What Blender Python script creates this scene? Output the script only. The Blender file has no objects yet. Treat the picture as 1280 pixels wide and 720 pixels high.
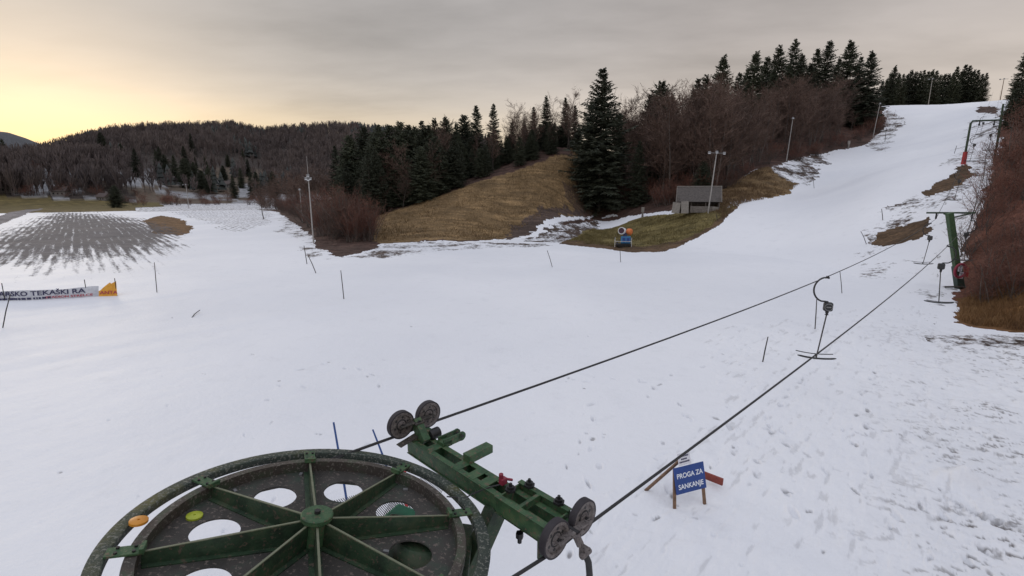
import bpy, math, random
import numpy as np
from mathutils import Vector, Matrix
random.seed(7); rng = np.random.default_rng(7)
scene = bpy.context.scene
COL = scene.collection
PI = math.pi
# ------------------------------------------------------------------ camera
F = 600.0; CAMZ = 6.0; PITCH = math.atan(120.0/F)
cam = bpy.data.cameras.new('camera'); camo = bpy.data.objects.new('camera', cam); COL.objects.link(camo)
camo.location = (0, 0, CAMZ); camo.rotation_euler = (PI/2-PITCH, 0, 0)
cam.sensor_width = 36; cam.lens = 36*F/1280; cam.clip_end = 6000; cam.clip_start = 0.05
scene.camera = camo
CP, SP = math.cos(PITCH), math.sin(PITCH)
def ray(px, py):
    """direction of sight, scaled to one metre forward"""
    dx, dy, dz = px-640, F, 360-py
    x, y, z = dx, dy*CP+dz*SP, -dy*SP+dz*CP
    return np.array([x/y, 1.0, z/y])
def at(px, py, Y):
    r = ray(px, py)*Y
    return np.array([r[0], r[1], r[2]+CAMZ])
# ------------------------------------------------------------------ noise
_tab = np.random.default_rng(3).random((256, 256))
def vnoise(x, y):
    xi = np.floor(x).astype(int); yi = np.floor(y).astype(int); fx = x-xi; fy = y-yi
    fx = fx*fx*(3-2*fx); fy = fy*fy*(3-2*fy)
    a = _tab[xi & 255, yi & 255]; b = _tab[(xi+1) & 255, yi & 255]
    c = _tab[xi & 255, (yi+1) & 255]; d = _tab[(xi+1) & 255, (yi+1) & 255]
    return (a+(b-a)*fx)*(1-fy)+(c+(d-c)*fx)*fy
def fbm(x, y, o=4, g=0.5):
    s = 0; a = 1; t = 0
    for i in range(o):
        s = s+a*vnoise(x*2**i+17.3*i, y*2**i+5.1*i); t += a; a *= g
    return s/t
def sstep(a, b, x):
    t = np.clip((x-a)/(b-a), 0, 1); return t*t*(3-2*t)
# ------------------------------------------------------------------ terrain height
ctl = []
def cp(px, py, Y):
    p = at(px, py, Y); ctl.append((p[0], p[1], p[2]))
def cz(px, Y, z):
    r = ray(px, 240); ctl.append((r[0]*Y, Y, z))
for q in [(470,303,60),(600,302,61),(700,304,60),(470,272,75),(540,250,80),(600,228,85),(660,207,90),(715,193,95),(765,210,100),
          (640,270,74),(700,280,72),(745,262,88),(700,240,84),(790,268,80),(850,266,70),(870,266,66),(775,308,53.5),(840,303,54),(905,262,64),
          (920,240,74),(960,208,88),(1000,230,82),(985,243,76),(984,200,96),(1040,190,108),(1090,170,124),(1103,145,140),
          (900,310,50),(1000,300,48),(1100,250,50),(1100,215,68),(1050,230,75),(1130,190,90),(1180,160,112),(1204,205,54),(1215,180,75),
          (1110,133,152),(1180,131,155),(1240,130,157),(1275,129,158),(1130,285,42),(1150,300,38),(1200,361,30),(1235,215,50),(1240,290,33),(1262,330,29),
          (1245,180,62),(1262,160,75),(1000,350,37),(900,380,27.5)]: cp(*q)
for px, Y, z in [(1330,30,3.2),(1400,30,4.5),(1500,25,4.5),(1330,60,14),(1420,60,17),(1330,100,25),(1400,150,36),(1500,100,28),(1330,160,36),
                 (1110,200,32),(1240,200,34),(1400,220,36),(1000,130,23),(1000,165,29),(1000,220,31),(900,95,9),(900,130,15),(900,180,21),(900,240,24),
                 (830,110,7),(830,150,12),(830,220,18),(750,115,8),(740,160,13),(740,240,16),(640,115,12),(640,160,14),(640,240,16),(540,105,6),(540,150,8),(540,240,8),
                 (470,100,2.5),(470,150,2.5),(430,62,0.3),(430,100,1.2),(400,150,0.6),(400,230,0.8),(1000,300,30),(1240,300,33),(1450,300,36),(800,320,20),(640,320,14),(500,320,6)]:
    cz(px, Y, z)
for px in (-60, 60, 180, 300):
    for Y in (30, 60, 100, 160, 250, 350): cz(px, Y, 0)
for px, Y in [(380,58),(400,40),(380,90),(340,120),(500,45),(600,45),(700,45),(500,30),(640,30),(760,30),(400,22),(640,18),(850,18),(1000,14),(1000,20),(1150,10),(1150,18),
              (1280,20.6),(1240,20),(1200,24),(1350,14),(1450,10),(300,15),(0,15),(-100,20),(1100,30.5),(820,40),(1100,24)]: cz(px, Y, 0)
for a in range(0, 360, 30):
    for r in (2, 6, 15): ctl.append((r*math.sin(math.radians(a)), r*math.cos(math.radians(a)), 0))
for a in range(75, 290, 18):
    for r in (30, 60, 150, 400): ctl.append((r*math.sin(math.radians(a)), r*math.cos(math.radians(a)), (4*min(r, 60)/30 if a < 90 else 0)))
ctl = np.array(ctl)
def uv(x, y):
    return np.stack([np.arctan2(x, y)*2.2, np.log(np.maximum(np.hypot(x, y), 1.2))], -1)
_U = uv(ctl[:, 0], ctl[:, 1]); _g = ctl[:, 2]/np.hypot(ctl[:, 0], ctl[:, 1])
def _K(d2): return np.where(d2 > 1e-12, 0.5*d2*np.log(np.maximum(d2, 1e-12)), 0)
_n = len(_U); _A = np.zeros((_n+3, _n+3))
_A[:_n, :_n] = _K(((_U[:, None]-_U[None])**2).sum(-1))+np.eye(_n)*2e-4
_A[:_n, _n] = 1; _A[:_n, _n+1:] = _U; _A[_n, :_n] = 1; _A[_n+1:, :_n] = _U.T
_w = np.linalg.solve(_A, np.concatenate([_g, [0, 0, 0]]))
def az_of(px): return math.atan((px-640)/F/CP) if False else math.atan2(ray(px, 240)[0], 1)
def prof(pts, base=0):
    xs = np.array([az_of(p[0]) for p in pts]); es = np.array([ray(p[0], p[1])[2]*math.cos(az_of(p[0])) for p in pts])
    return xs, es
HB = prof([(-300,225),(-100,220),(0,213),(60,201),(100,188),(150,177),(200,172),(250,170),(300,168),(330,175),(370,172),(420,169),(450,168),(490,173),(540,178),(620,185),(760,190),(900,205),(1100,225)])
HA = prof([(-300,150),(-60,158),(0,163),(25,166),(45,173),(65,182),(100,200),(160,230),(260,238)])
HC = prof([(-300,214),(-60,213),(0,214),(80,208),(140,209),(180,218),(210,230),(260,237),(330,238),(420,238)])
def hills(x, y):
    az = np.arctan2(x, y); r = np.hypot(x, y)
    def layer(P, D, w0, w1, fall=0.10):
        e = np.interp(az, P[0], P[1])
        inr = np.where(r < D, sstep(D-w0, D, r)**1.0, 1-0.6*sstep(D, D+w1, r))
        fade = sstep(-1.25, -0.95, az)*(1-sstep(0.55, 0.9, az))
        return np.maximum(e*D+CAMZ, 0)*inr*fade
    b = layer(HB, 640, 340, 700); a = layer(HA, 1500, 500, 900); c = layer(HC, 400, 110, 260)
    return np.maximum(np.maximum(a, b), c)
def smooth_height(x, y):
    x = np.atleast_1d(np.asarray(x, float)); y = np.atleast_1d(np.asarray(y, float))
    out = np.zeros(x.shape).ravel(); xf = x.ravel(); yf = y.ravel()
    for i in range(0, len(xf), 60000):
        s = slice(i, i+60000); U = uv(xf[s], yf[s])
        d2 = ((U[:, None, :]-_U[None])**2).sum(-1)
        g = _K(d2)@_w[:_n]+_w[_n]+U@_w[_n+1:]
        r = np.hypot(xf[s], yf[s])
        g = g*sstep(2.0, 4.0, r)
        out[s] = g*np.minimum(r, 420)
    out = out*(1-0.6*sstep(300, 420, np.hypot(xf, yf)))
    return out.reshape(x.shape)
def height(x, y):
    return np.maximum(smooth_height(x, y), hills(np.atleast_1d(np.asarray(x, float)), np.atleast_1d(np.asarray(y, float))))
def hz(x, y): return float(height([x], [y])[0])
def ground(px, py, Y0=3.0, Y1=400.0):
    r = ray(px, py)
    Ys = np.geomspace(Y0, Y1, 700); z = Ys*r[2]+CAMZ; h = height(r[0]*Ys, Ys)
    k = np.argmax(z < h)
    if not (z < h).any(): k = len(Ys)-1
    if k > 0:
        a = (z-h)[k-1]; b = (z-h)[k]; t = a/(a-b) if a != b else 0; Y = Ys[k-1]+(Ys[k]-Ys[k-1])*min(max(t, 0), 1)
    else: Y = Ys[0]
    return Vector((r[0]*Y, Y, hz(r[0]*Y, Y)))
# ------------------------------------------------------------------ materials
def newmat(name):
    m = bpy.data.materials.new(name); m.use_nodes = True
    nt = m.node_tree; return m, nt, nt.nodes['Principled BSDF']
def N(nt, t, **k):
    n = nt.nodes.new(t)
    for a, b in k.items():
        if a in n.inputs.keys() if isinstance(a, str) else False: n.inputs[a].default_value = b
        else: setattr(n, a, b)
    return n
def mixc(nt, fac, a, b, mode='MIX'):
    n = nt.nodes.new('ShaderNodeMix'); n.data_type = 'RGBA'; n.blend_type = mode
    for s, v in ((n.inputs[0], fac), (n.inputs[6], a), (n.inputs[7], b)):
        if isinstance(v, (int, float)): s.default_value = v
        elif isinstance(v, tuple): s.default_value = v if len(v) == 4 else v+(1,)
        else: nt.links.new(v, s)
    return n.outputs[2]
def ramp(nt, fac, stops):
    n = nt.nodes.new('ShaderNodeValToRGB'); e = n.color_ramp.elements
    while len(e) < len(stops): e.new(0.5)
    for x, (p, c) in zip(e, stops):
        x.position = p; x.color = (c, c, c, 1) if isinstance(c, (int, float)) else tuple(c)+(1,)
    nt.links.new(fac, n.inputs[0]); return n.outputs[0]
def math_(nt, op, a, b=None, c=None):
    n = nt.nodes.new('ShaderNodeMath'); n.operation = op
    for s, v in zip(n.inputs, (a, b, c)):
        if v is None: continue
        if isinstance(v, (int, float)): s.default_value = v
        else: nt.links.new(v, s)
    return n.outputs[0]
def noise(nt, scale, detail=4, rough=0.55, vec=None):
    n = nt.nodes.new('ShaderNodeTexNoise'); n.inputs['Scale'].default_value = scale
    n.inputs['Detail'].default_value = detail; n.inputs['Roughness'].default_value = rough
    if vec is not None: nt.links.new(vec, n.inputs['Vector'])
    return n.outputs['Fac']
def surf(name, cols, scale=6, rough=0.6, metal=0.0, bump=0.15, bscale=40, speck=None, var=0.0):
    """weathered surface: noise between 2-3 colours, optional specks, bump"""
    m, nt, b = newmat(name)
    tc = nt.nodes.new('ShaderNodeTexCoord').outputs['Object']
    f = noise(nt, scale, 6, 0.65, tc)
    k = len(cols)
    c = ramp(nt, f, [(0.32+0.36*i/(max(k-1, 1)), cols[i]) for i in range(k)])
    if speck:
        f2 = noise(nt, speck[1], 3, 0.6, tc)
        mk = ramp(nt, f2, [(speck[2], 0.0), (speck[2]+0.06, 1.0)])
        c = mixc(nt, mk, c, tuple(speck[0]))
    if var:
        oi = nt.nodes.new('ShaderNodeObjectInfo')
        v = math_(nt, 'MULTIPLY_ADD', oi.outputs['Random'], 2*var, 1-var)
        c = mixc(nt, 1.0, c, v, 'MULTIPLY')
    nt.links.new(c, b.inputs['Base Color'])
    b.inputs['Roughness'].default_value = rough; b.inputs['Metallic'].default_value = metal
    if bump:
        n3 = noise(nt, bscale, 4, 0.6, tc)
        bp = nt.nodes.new('ShaderNodeBump'); bp.inputs['Strength'].default_value = bump; bp.inputs['Distance'].default_value = 0.02
        nt.links.new(n3, bp.inputs['Height']); nt.links.new(bp.outputs[0], b.inputs['Normal'])
    return m
M = {}
M['green'] = surf('green_paint', [(.016,.040,.017),(.032,.085,.034),(.070,.115,.048)], 9, .6, 0, .3, 60, ((.105,.085,.05), 30, .57))
M['dgreen'] = surf('dark_green_paint', [(.010,.020,.011),(.022,.050,.023),(.050,.066,.034)], 7, .6, 0, .25, 60, ((.085,.065,.045), 34, .59))
M['ring'] = surf('ring_paint', [(.020,.028,.027),(.036,.052,.040),(.105,.100,.030)], 2.2, .65, 0, .8, 90, ((.17,.175,.15), 48, .54))
M['ringmoss'] = M['ring']
M['rust'] = surf('rusty_steel', [(.026,.024,.021),(.046,.040,.035),(.034,.052,.037)], 4, .75, 0, .3, 90, ((.13,.105,.09), 42, .58))
M['rim'] = surf('rim_paint', [(.030,.028,.024),(.058,.045,.037),(.042,.075,.038)], 4, .7, 0, .4, 110, ((.15,.135,.115), 55, .57))
M['edge'] = surf('worn_edge', [(.12,.13,.08),(.17,.18,.12)], 20, .6)
M['sheave'] = surf('sheave_grey', [(.085,.072,.072),(.15,.13,.125),(.20,.18,.17)], 25, .6, .2, .3, 90, ((.03,.024,.024), 60, .58))
M['rubber'] = surf('rubber', [(.018,.015,.02),(.03,.026,.032)], 20, .7)
M['steel'] = surf('dark_steel', [(.02,.02,.022),(.045,.043,.045)], 30, .5, .5, .1)
M['greysteel'] = surf('galvanised', [(.16,.16,.165),(.27,.27,.27)], 8, .5, .4, .1, var=.1)
M['polewhite'] = surf('pole_grey', [(.30,.29,.28),(.42,.40,.38)], 4, .6)
M['rope'] = surf('wire_rope', [(.018,.018,.02),(.035,.034,.036)], 60, .55, .3)
M['black'] = surf('black_plastic', [(.012,.012,.013),(.03,.03,.032)], 30, .5)
M['stick'] = surf('dark_stick', [(.03,.028,.03),(.07,.06,.055)], 20, .7)
M['bluestick'] = surf('blue_stick', [(.02,.06,.20),(.04,.10,.30)], 20, .6)
M['red'] = surf('red_paint', [(.30,.02,.025),(.42,.04,.04)], 10, .5)
M['pink'] = surf('faded_red', [(.28,.02,.05),(.20,.025,.045)], 10, .5)
M['orange'] = surf('orange_paint', [(.55,.13,.03),(.70,.20,.05)], 12, .5)
M['ocap'] = surf('orange_cap', [(.50,.19,.015),(.62,.26,.02)], 12, .45, 0, .1)
M['lcap'] = surf('lime_cap', [(.30,.36,.02),(.42,.46,.04)], 12, .45, 0, .1)
M['blue'] = surf('blue_board', [(.010,.045,.20),(.018,.06,.26)], 6, .45, 0, .05)
M['sblue'] = surf('snow_gun_blue', [(.03,.16,.36),(.05,.22,.42)], 6, .45)
M['white'] = surf('white_paint', [(.62,.63,.66),(.75,.76,.78)], 8, .5)
M['paper'] = surf('paper', [(.60,.60,.66),(.72,.72,.76)], 8, .6)
M['text'] = surf('white_letters', [(.66,.70,.78),(.80,.82,.86)], 40, .5, 0, 0)
M['navy'] = surf('navy_letters', [(.02,.02,.07),(.04,.04,.10)], 40, .6, 0, 0)
M['redtext'] = surf('red_letters', [(.35,.03,.06),(.45,.06,.08)], 40, .6, 0, 0)
M['banner'] = surf('banner_cloth', [(.42,.43,.48),(.62,.64,.68)], 3, .7)
M['banneror'] = surf('banner_orange', [(.60,.28,.03),(.75,.38,.05)], 6, .7)
M['wood'] = surf('bare_wood', [(.11,.065,.04),(.22,.13,.08)], 12, .75, 0, .3)
M['redwood'] = surf('red_plank', [(.16,.03,.025),(.28,.06,.04)], 10, .65, 0, .3)
M['greywood'] = surf('grey_boards', [(.13,.115,.105),(.26,.235,.215)], 5, .8, 0, .3)
M['roof'] = surf('grey_roof', [(.058,.050,.046),(.125,.108,.098)], 5, .7, 0, .2)
M['concrete'] = surf('concrete', [(.19,.175,.16),(.30,.28,.255)], 4, .8)
M['wallpale'] = surf('pale_render', [(.16,.15,.15),(.22,.20,.19)], 3, .8, var=.25)
M['rooftile'] = surf('far_roof', [(.07,.05,.045),(.10,.075,.07)], 3, .8, var=.3)
M['glass'] = surf('dark_pane', [(.02,.022,.025),(.035,.037,.04)], 3, .2)
M['mesh'] = surf('white_net', [(.55,.55,.58),(.7,.7,.72)], 10, .6)
M['spruce'] = surf('spruce_needles', [(.022,.029,.017),(.040,.048,.027),(.070,.074,.042)], 1.2, .8, 0, 0, var=.35)
M['pine'] = M['spruce']
M['bark'] = surf('bark', [(.055,.043,.037),(.125,.105,.093)], 4, .85, 0, .4, var=.3)
M['palebark'] = surf('pale_bark', [(.12,.105,.095),(.20,.18,.165)], 4, .85, 0, .3, var=.3)
M['twig'] = surf('twigs', [(.072,.042,.031),(.110,.068,.052),(.165,.115,.092)], .8, .85, 0, 0, var=.3)
M['redtwig'] = surf('red_twigs', [(.105,.042,.030),(.155,.066,.046),(.205,.108,.075)], .8, .85, 0, 0, var=.3)
M['farbrown'] = surf('far_brown_wood', [(.080,.068,.070),(.122,.097,.093),(.170,.136,.124)], .011, .9, 0, 0)  # greyed base colours: distance haze mixed into the paint
M['fardark'] = surf('far_conifers', [(.034,.038,.038),(.052,.058,.052)], .03, .9, 0, 0)  # likewise greyed, with the haze held in the colour itself
# ------------------------------------------------------------------ mesh building
class MB:
    def __init__(s): s.v = []; s.f = []; s.mi = []; s.cur = 0
    def add(s, vs, fs):
        o = len(s.v); s.v += [tuple(map(float, v)) for v in vs]; s.f += [tuple(i+o for i in f) for f in fs]; s.mi += [s.cur]*len(fs); return s
    def box(s, c, size, R=None, taper=1.0):
        hx, hy, hz_ = [d/2 for d in size]; vs = []
        for z in (-1, 1):
            k = taper if z > 0 else 1
            for x, y in ((-1,-1),(1,-1),(1,1),(-1,1)):
                p = Vector((x*hx*k, y*hy*k, z*hz_)); p = (R@p if R is not None else p)+Vector(c); vs.append(p)
        return s.add(vs, [(3,2,1,0),(4,5,6,7),(0,1,5,4),(1,2,6,5),(2,3,7,6),(3,0,4,7)])
    def bar(s, a, b, w, h, up=(0,0,1)):
        a = Vector(a); b = Vector(b); d = (b-a); L = d.length; d.normalize(); u = Vector(up); x = d.cross(u)
        if x.length < 1e-4: x = d.cross(Vector((1,0,0)))
        x.normalize(); z = x.cross(d); R = Matrix((x, d, z)).transposed()
        return s.box((a+b)/2, (w, L, h), R)
    def tube(s, pts, r, n=8, cap=True):
        pts = [Vector(p) for p in pts]; m = len(pts); rs = r if isinstance(r, (list, tuple)) else [r]*m; vs = []; prev = None
        for i, p in enumerate(pts):
            t = (pts[min(i+1, m-1)]-pts[max(i-1, 0)]).normalized()
            if prev is None:
                x = t.cross(Vector((0,0,1)));  x = x if x.length > 1e-3 else t.cross(Vector((1,0,0)))
            else: x = prev-t*prev.dot(t)
            x.normalize(); prev = x; y = t.cross(x)
            for k in range(n):
                a = 2*PI*k/n; vs.append(p+rs[i]*(math.cos(a)*x+math.sin(a)*y))
        fs = [(i*n+k, i*n+(k+1) % n, (i+1)*n+(k+1) % n, (i+1)*n+k) for i in range(m-1) for k in range(n)]
        if cap: fs += [tuple(range(n-1, -1, -1)), tuple(range((m-1)*n, m*n))]
        return s.add(vs, fs)
    def lathe(s, prof, n=48, R=None, c=(0,0,0), closed=False):
        vs = []; m = len(prof)
        for k in range(n):
            a = 2*PI*k/n
            for r, z in prof:
                p = Vector((r*math.cos(a), r*math.sin(a), z)); p = (R@p if R is not None else p)+Vector(c); vs.append(p)
        fs = []
        for k in range(n):
            k2 = (k+1) % n
            for i in range(m-1 if not closed else m):
                j = (i+1) % m
                if prof[i][0] < 1e-6 and prof[j][0] < 1e-6: continue
                fs.append((k*m+i, k2*m+i, k2*m+j, k*m+j))
        return s.add(vs, fs)
    def build(s, name, mat, parent=None, smooth=False, bevel=0):
        me = bpy.data.meshes.new(name); me.from_pydata(s.v, [], s.f)
        for mm in (mat if isinstance(mat, (list, tuple)) else [mat]): me.materials.append(mm)
        if isinstance(mat, (list, tuple)): me.polygons.foreach_set('material_index', s.mi)
        if smooth:
            me.polygons.foreach_set('use_smooth', [True]*len(me.polygons))
        me.update()
        o = bpy.data.objects.new(name, me); COL.objects.link(o)
        if parent is not None: o.parent = parent
        if bevel:
            b = o.modifiers.new('bevel', 'BEVEL'); b.width = bevel; b.segments = 2; b.limit_method = 'ANGLE'
        elif smooth:
            try: me.set_sharp_from_angle(angle=math.radians(40))
            except Exception: pass
        return o
def tag(o, label=None, cat=None, group=None, kind=None):
    for k, v in (('label', label), ('category', cat), ('group', group), ('kind', kind)):
        if v: o[k] = v
    return o
def thing(name, label, cat, loc=(0,0,0), rotz=0, group=None):
    o = bpy.data.objects.new(name, None); COL.objects.link(o); o.empty_display_size = .1
    o.location = loc; o.rotation_euler = (0, 0, rotz); return tag(o, label, cat, group)
def dup(root, loc=None, label=None, group=None):
    kids = [c for c in root.children]
    r = root.copy(); COL.objects.link(r)
    if loc is not None: r.location = loc
    if label: r['label'] = label
    if group: r['group'] = group
    for ch in kids:
        g = list(ch.children); c = ch.copy(); COL.objects.link(c); c.parent = r
        for x in g:
            d = x.copy(); COL.objects.link(d); d.parent = c
    return r
def fastmesh(name, verts, faces, mats, mi=None):
    """numpy arrays verts (n,3), faces (m,k)"""
    me = bpy.data.meshes.new(name); k = faces.shape[1]
    me.vertices.add(len(verts)); me.vertices.foreach_set('co', np.ascontiguousarray(verts, np.float32).ravel())
    me.loops.add(faces.size); me.loops.foreach_set('vertex_index', np.ascontiguousarray(faces, np.int32).ravel())
    me.polygons.add(len(faces)); me.polygons.foreach_set('loop_start', np.arange(0, faces.size, k, dtype=np.int32))
    me.polygons.foreach_set('loop_total', np.full(len(faces), k, np.int32))
    for m in mats: me.materials.append(m)
    if mi is not None: me.polygons.foreach_set('material_index', np.asarray(mi, np.int32))
    me.update(calc_edges=True); return me
def text_mesh(body, size, mat, name, parent, M4, extrude=.002):
    cu = bpy.data.curves.new('t', 'FONT'); cu.body = body; cu.size = size; cu.extrude = extrude; cu.align_x = 'CENTER'; cu.align_y = 'CENTER'; cu.offset = size*.018
    t = bpy.data.objects.new('t', cu); COL.objects.link(t); bpy.context.view_layer.update()
    me = bpy.data.meshes.new_from_object(t.evaluated_get(bpy.context.evaluated_depsgraph_get()))
    bpy.data.objects.remove(t); bpy.data.curves.remove(cu)
    me.materials.clear(); me.materials.append(mat); me.transform(M4)
    o = bpy.data.objects.new(name, me); COL.objects.link(o); o.parent = parent; return o
# ------------------------------------------------------------------ ground sheet
def inside(px, py, poly):
    c = np.zeros(px.shape, bool); n = len(poly)
    for i in range(n):
        x1, y1 = poly[i]; x2, y2 = poly[(i+1) % n]
        if y1 == y2: continue
        cond = ((y1 > py) != (y2 > py)) & (px < (x2-x1)*(py-y1)/(y2-y1)+x1)
        c ^= cond
    return c
def gpoly(pts):
    """outline given by sight lines -> world XY on the terrain -> (azimuth, ln r)"""
    out = []
    for p in pts:
        if len(p) == 3: w = at(*p)
        else: w = ground(p[0], p[1])
        out.append((math.atan2(w[0], w[1]), math.log(math.hypot(w[0], w[1]))))
    return out
fine = np.radians(np.arange(-58, 58.001, 0.105)); coarse = np.radians(np.arange(60, 300, 4.0))
az = np.concatenate([fine, coarse]); na = len(az)
lr = np.concatenate([np.linspace(math.log(0.6), math.log(4), 40, endpoint=False), np.linspace(math.log(4), math.log(30), 420, endpoint=False),
                     np.linspace(math.log(30), math.log(220), 380, endpoint=False), np.linspace(math.log(220), math.log(5000), 130)])
nr = len(lr)
A_, L_ = np.meshgrid(az, lr); R_ = np.exp(L_)
X = R_*np.sin(A_); Y = R_*np.cos(A_)
_i = np.unique(np.append(np.arange(0, nr, 4), nr-1)); _j = np.unique(np.append(np.arange(0, na, 4), na-1))
_Zc = smooth_height(X[np.ix_(_i, _j)], Y[np.ix_(_i, _j)])
_Zr = np.stack([np.interp(np.arange(na), _j, row) for row in _Zc]); 
_k = np.clip(np.searchsorted(_i, np.arange(nr), 'right')-1, 0, len(_i)-2); _t = ((np.arange(nr)-_i[_k])/(_i[_k+1]-_i[_k]))[:, None]
Z = np.maximum(_Zr[_k]*(1-_t)+_Zr[_k+1]*_t, hills(X, Y))
# noise-warped lookup for ragged edges
wx = (fbm(X*.9, Y*.9, 4)-.5)+(fbm(X*.18+40, Y*.18, 3)-.5)*1.3
wy = (fbm(X*.9+91, Y*.9+13, 4)-.5)+(fbm(X*.18+7, Y*.18+70, 3)-.5)*1.6
def look(amp):
    x = X+wx*amp; y = Y+wy*amp
    return np.arctan2(x, y), np.log(np.hypot(x, y))
bare = np.zeros(X.shape); gcol = np.zeros(X.shape+(3,)); gcol[:] = (.06, .04, .03)
def zone(pts, col, amp=1.6, val=1.0):
    P = gpoly(pts); a, l = look(amp)
    m = inside(a, l, P); bare[m] = val; gcol[m] = col; return m
LIT = (.072, .042, .033); GRS = (.150, .118, .045); BRN = (.185, .120, .058); ORG = (.150, .074, .028); PLO = (.062, .058, .062); DRY = (.10, .062, .035)
far = R_ > 198
bare[far] = 1; gcol[far] = (.15, .115, .05)
gcol[R_ > 262] = (.060, .048, .042); hc_ = (R_ > 262)&(R_ < 420)&(fbm(X*.012+3, Y*.03, 4) > .52); gcol[hc_] = (.115, .095, .075); hc3 = (R_ > 250)&(R_ < 440)&(A_ > az_of(170))&(A_ < az_of(345)); gcol[hc3] = (.13, .10, .075); hc2 = (R_ > 255)&(R_ < 440)&(fbm(X*.03+8, Y*.05, 4) > .575); gcol[hc2] = (.30, .30, .31); gcol[R_ > 1050] = (.085, .088, .096)  # farthest mountain bluish grey: aerial haze put into the ground colour
woodline = [(318,262),(345,264),(362,276),(385,292),(398,312),(430,321),(468,310),(474,301),(520,303),(600,301),(640,288),(700,272),(745,270),(790,268),(850,262),(905,240),(940,212),(962,208),(1000,197),(1040,189),(1085,180),(1106,160),(1104,140),(1094,133),
            (1094,110,200),(900,110,330),(640,150,330),(420,200,300),(340,235,260),(310,250,215)]
zone(woodline, LIT, 1.2)
zone([(470,305),(470,268),(540,248),(600,226),(660,206),(715,192),(775,190),(765,225),(748,255),(715,270),(650,292),(610,300)], BRN, 1.2)
zone([(700,245),(722,206),(775,205),(765,250),(720,266)], (.085,.055,.036), 2.5)
zone([(640,280),(700,262),(745,262),(700,272),(655,292),(618,300)], (.080,.055,.045), 2.5)
zone([(860,266),(870,250),(900,240),(940,214),(962,207),(975,222),(1001,230),(985,242),(955,250),(925,256),(905,275)], BRN, 1.2)
zone([(700,303),(740,285),(800,272),(845,266),(900,258),(922,256),(905,273),(880,288),(852,302),(825,312),(790,313),(750,308)], GRS, .7)
zone([(698,305),(708,299),(752,303),(800,309),(852,300),(885,284),(925,256),(905,277),(880,292),(855,305),(825,315),(790,316),(750,310)], DRY, .5)
# snow tracks lying on the hill foot
def snow(pts, amp=1.0):
    P = gpoly(pts); a, l = look(amp); m = inside(a, l, P); bare[m] = 0
snow([(640,301),(700,283),(745,273),(800,266),(845,262),(842,267),(795,272),(745,283),(700,300),(690,305)], 1.0)
snow([(700,272),(760,268),(835,264),(790,270),(720,279)], 1.5)
zone([(705,277),(745,270),(790,265),(838,262),(838,264),(790,269),(745,275),(705,283)], LIT, 1.0, .75)
snow([(965,207),(1000,198),(1020,206),(1012,226),(990,222),(975,216)], 2.5)
snow([(915,252),(960,247),(960,250),(910,260)], .8)
# right bank
zone([(1194,404),(1200,382),(1191,364),(1207,338),(1211,300),(1226,262),(1236,212),(1252,182),(1247,165),(1258,140),(1262,129,159),(1500,120,170),(1700,200,60),(1500,430),(1280,416),(1238,411)], (.120,.050,.033), .8)
zone([(1195,404),(1200,375),(1230,356),(1290,350),(1400,350),(1400,425),(1280,416),(1238,411)], ORG, .6)
patch = zone([(1145,243),(1172,225),(1195,210),(1211,207),(1205,222),(1185,240),(1165,247)], DRY, 1.2, .9)
zone([(1091,306),(1100,291),(1130,283),(1160,275),(1166,285),(1150,298),(1120,304),(1100,309)], DRY, 1.0, .9)
zone([(1225,133),(1248,133),(1246,142),(1222,142)], LIT, 1.2, .7)
# the field on the left
zone([(178,276),(200,269),(226,273),(242,286),(226,293),(192,291)], (.15,.085,.04), .8, .95)
zone([(-60,290),(-20,262),(30,262),(52,258),(-10,245),(-60,245)], (.14,.115,.04), .8, 1)
road = gpoly([(-80,300),(-10,272),(48,259),(62,259),(-4,283),(-80,312)])
a_, l_ = look(.2); m = inside(a_, l_, road); bare[m] = .85; gcol[m] = (.23, .21, .21)
Pp = gpoly([(-60,330),(-30,300),(30,276),(62,263),(150,267),(190,275),(240,292),(292,345),(275,362),(200,369),(120,372),(0,378),(-60,385)])
a_, l_ = look(3.0); cA, cL = np.mean(Pp, 0)
plough = sum(inside(cA+(a_-cA)*k, cL+(l_-cL)*k, Pp).astype(float) for k in (.92, 1.0, 1.1, 1.22, 1.38, 1.6))/6
plough = plough**.30*(.80+.38*sstep(math.log(48), math.log(85), L_))
# thin out towards the banner and the right
pxv = az_of(150); plough *= np.clip(1-.25*sstep(az_of(150), az_of(265), A_)*(1-sstep(math.log(80), math.log(100), L_)), .1, 1)
Ps = gpoly([(215,266),(255,260),(330,262),(345,268),(330,282),(290,290),(250,276)])
strk = np.zeros(X.shape); strk[inside(*look(3), Ps)] = 1
speck = np.zeros(X.shape)
def spk(pts, v, amp=3):
    speck[inside(*look(amp), gpoly(pts))] = v
spk([(1100,270),(1150,240),(1200,205),(1222,205),(1215,260),(1190,300),(1175,400),(1195,420),(1120,330),(1080,310)], .34)
spk([(1060,305),(1180,295),(1175,345),(1110,360),(1060,340)], .28)
spk([(435,320),(470,306),(600,302),(690,304),(690,311),(560,314),(470,322)], .36)
spk([(350,268),(400,312),(420,322),(395,322),(350,290)], .35)
spk([(1190,205),(1212,150),(1240,131),(1262,132),(1240,185),(1225,240)], .33)
spk([(1080,185),(1100,150),(1110,136),(1130,150),(1110,190)], .35)
spk([(960,207),(1000,197),(1040,190),(1010,228),(985,240)], .39)
spk([(640,300),(700,280),(750,270),(745,290),(700,303)], .40)
spk([(1150,416),(1290,416),(1290,450),(1170,450)], .33, .6)
_v = (R_ > 188)&(R_ < 300)&(A_ > az_of(165))&(A_ < az_of(345)); bare[_v] = .47; gcol[_v] = (.085, .062, .045)
zone([(-60,246),(0,245),(60,248),(120,250),(200,254),(205,258),(120,262),(62,261),(30,262),(-60,262)], (.135,.105,.042), 1.5)
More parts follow.
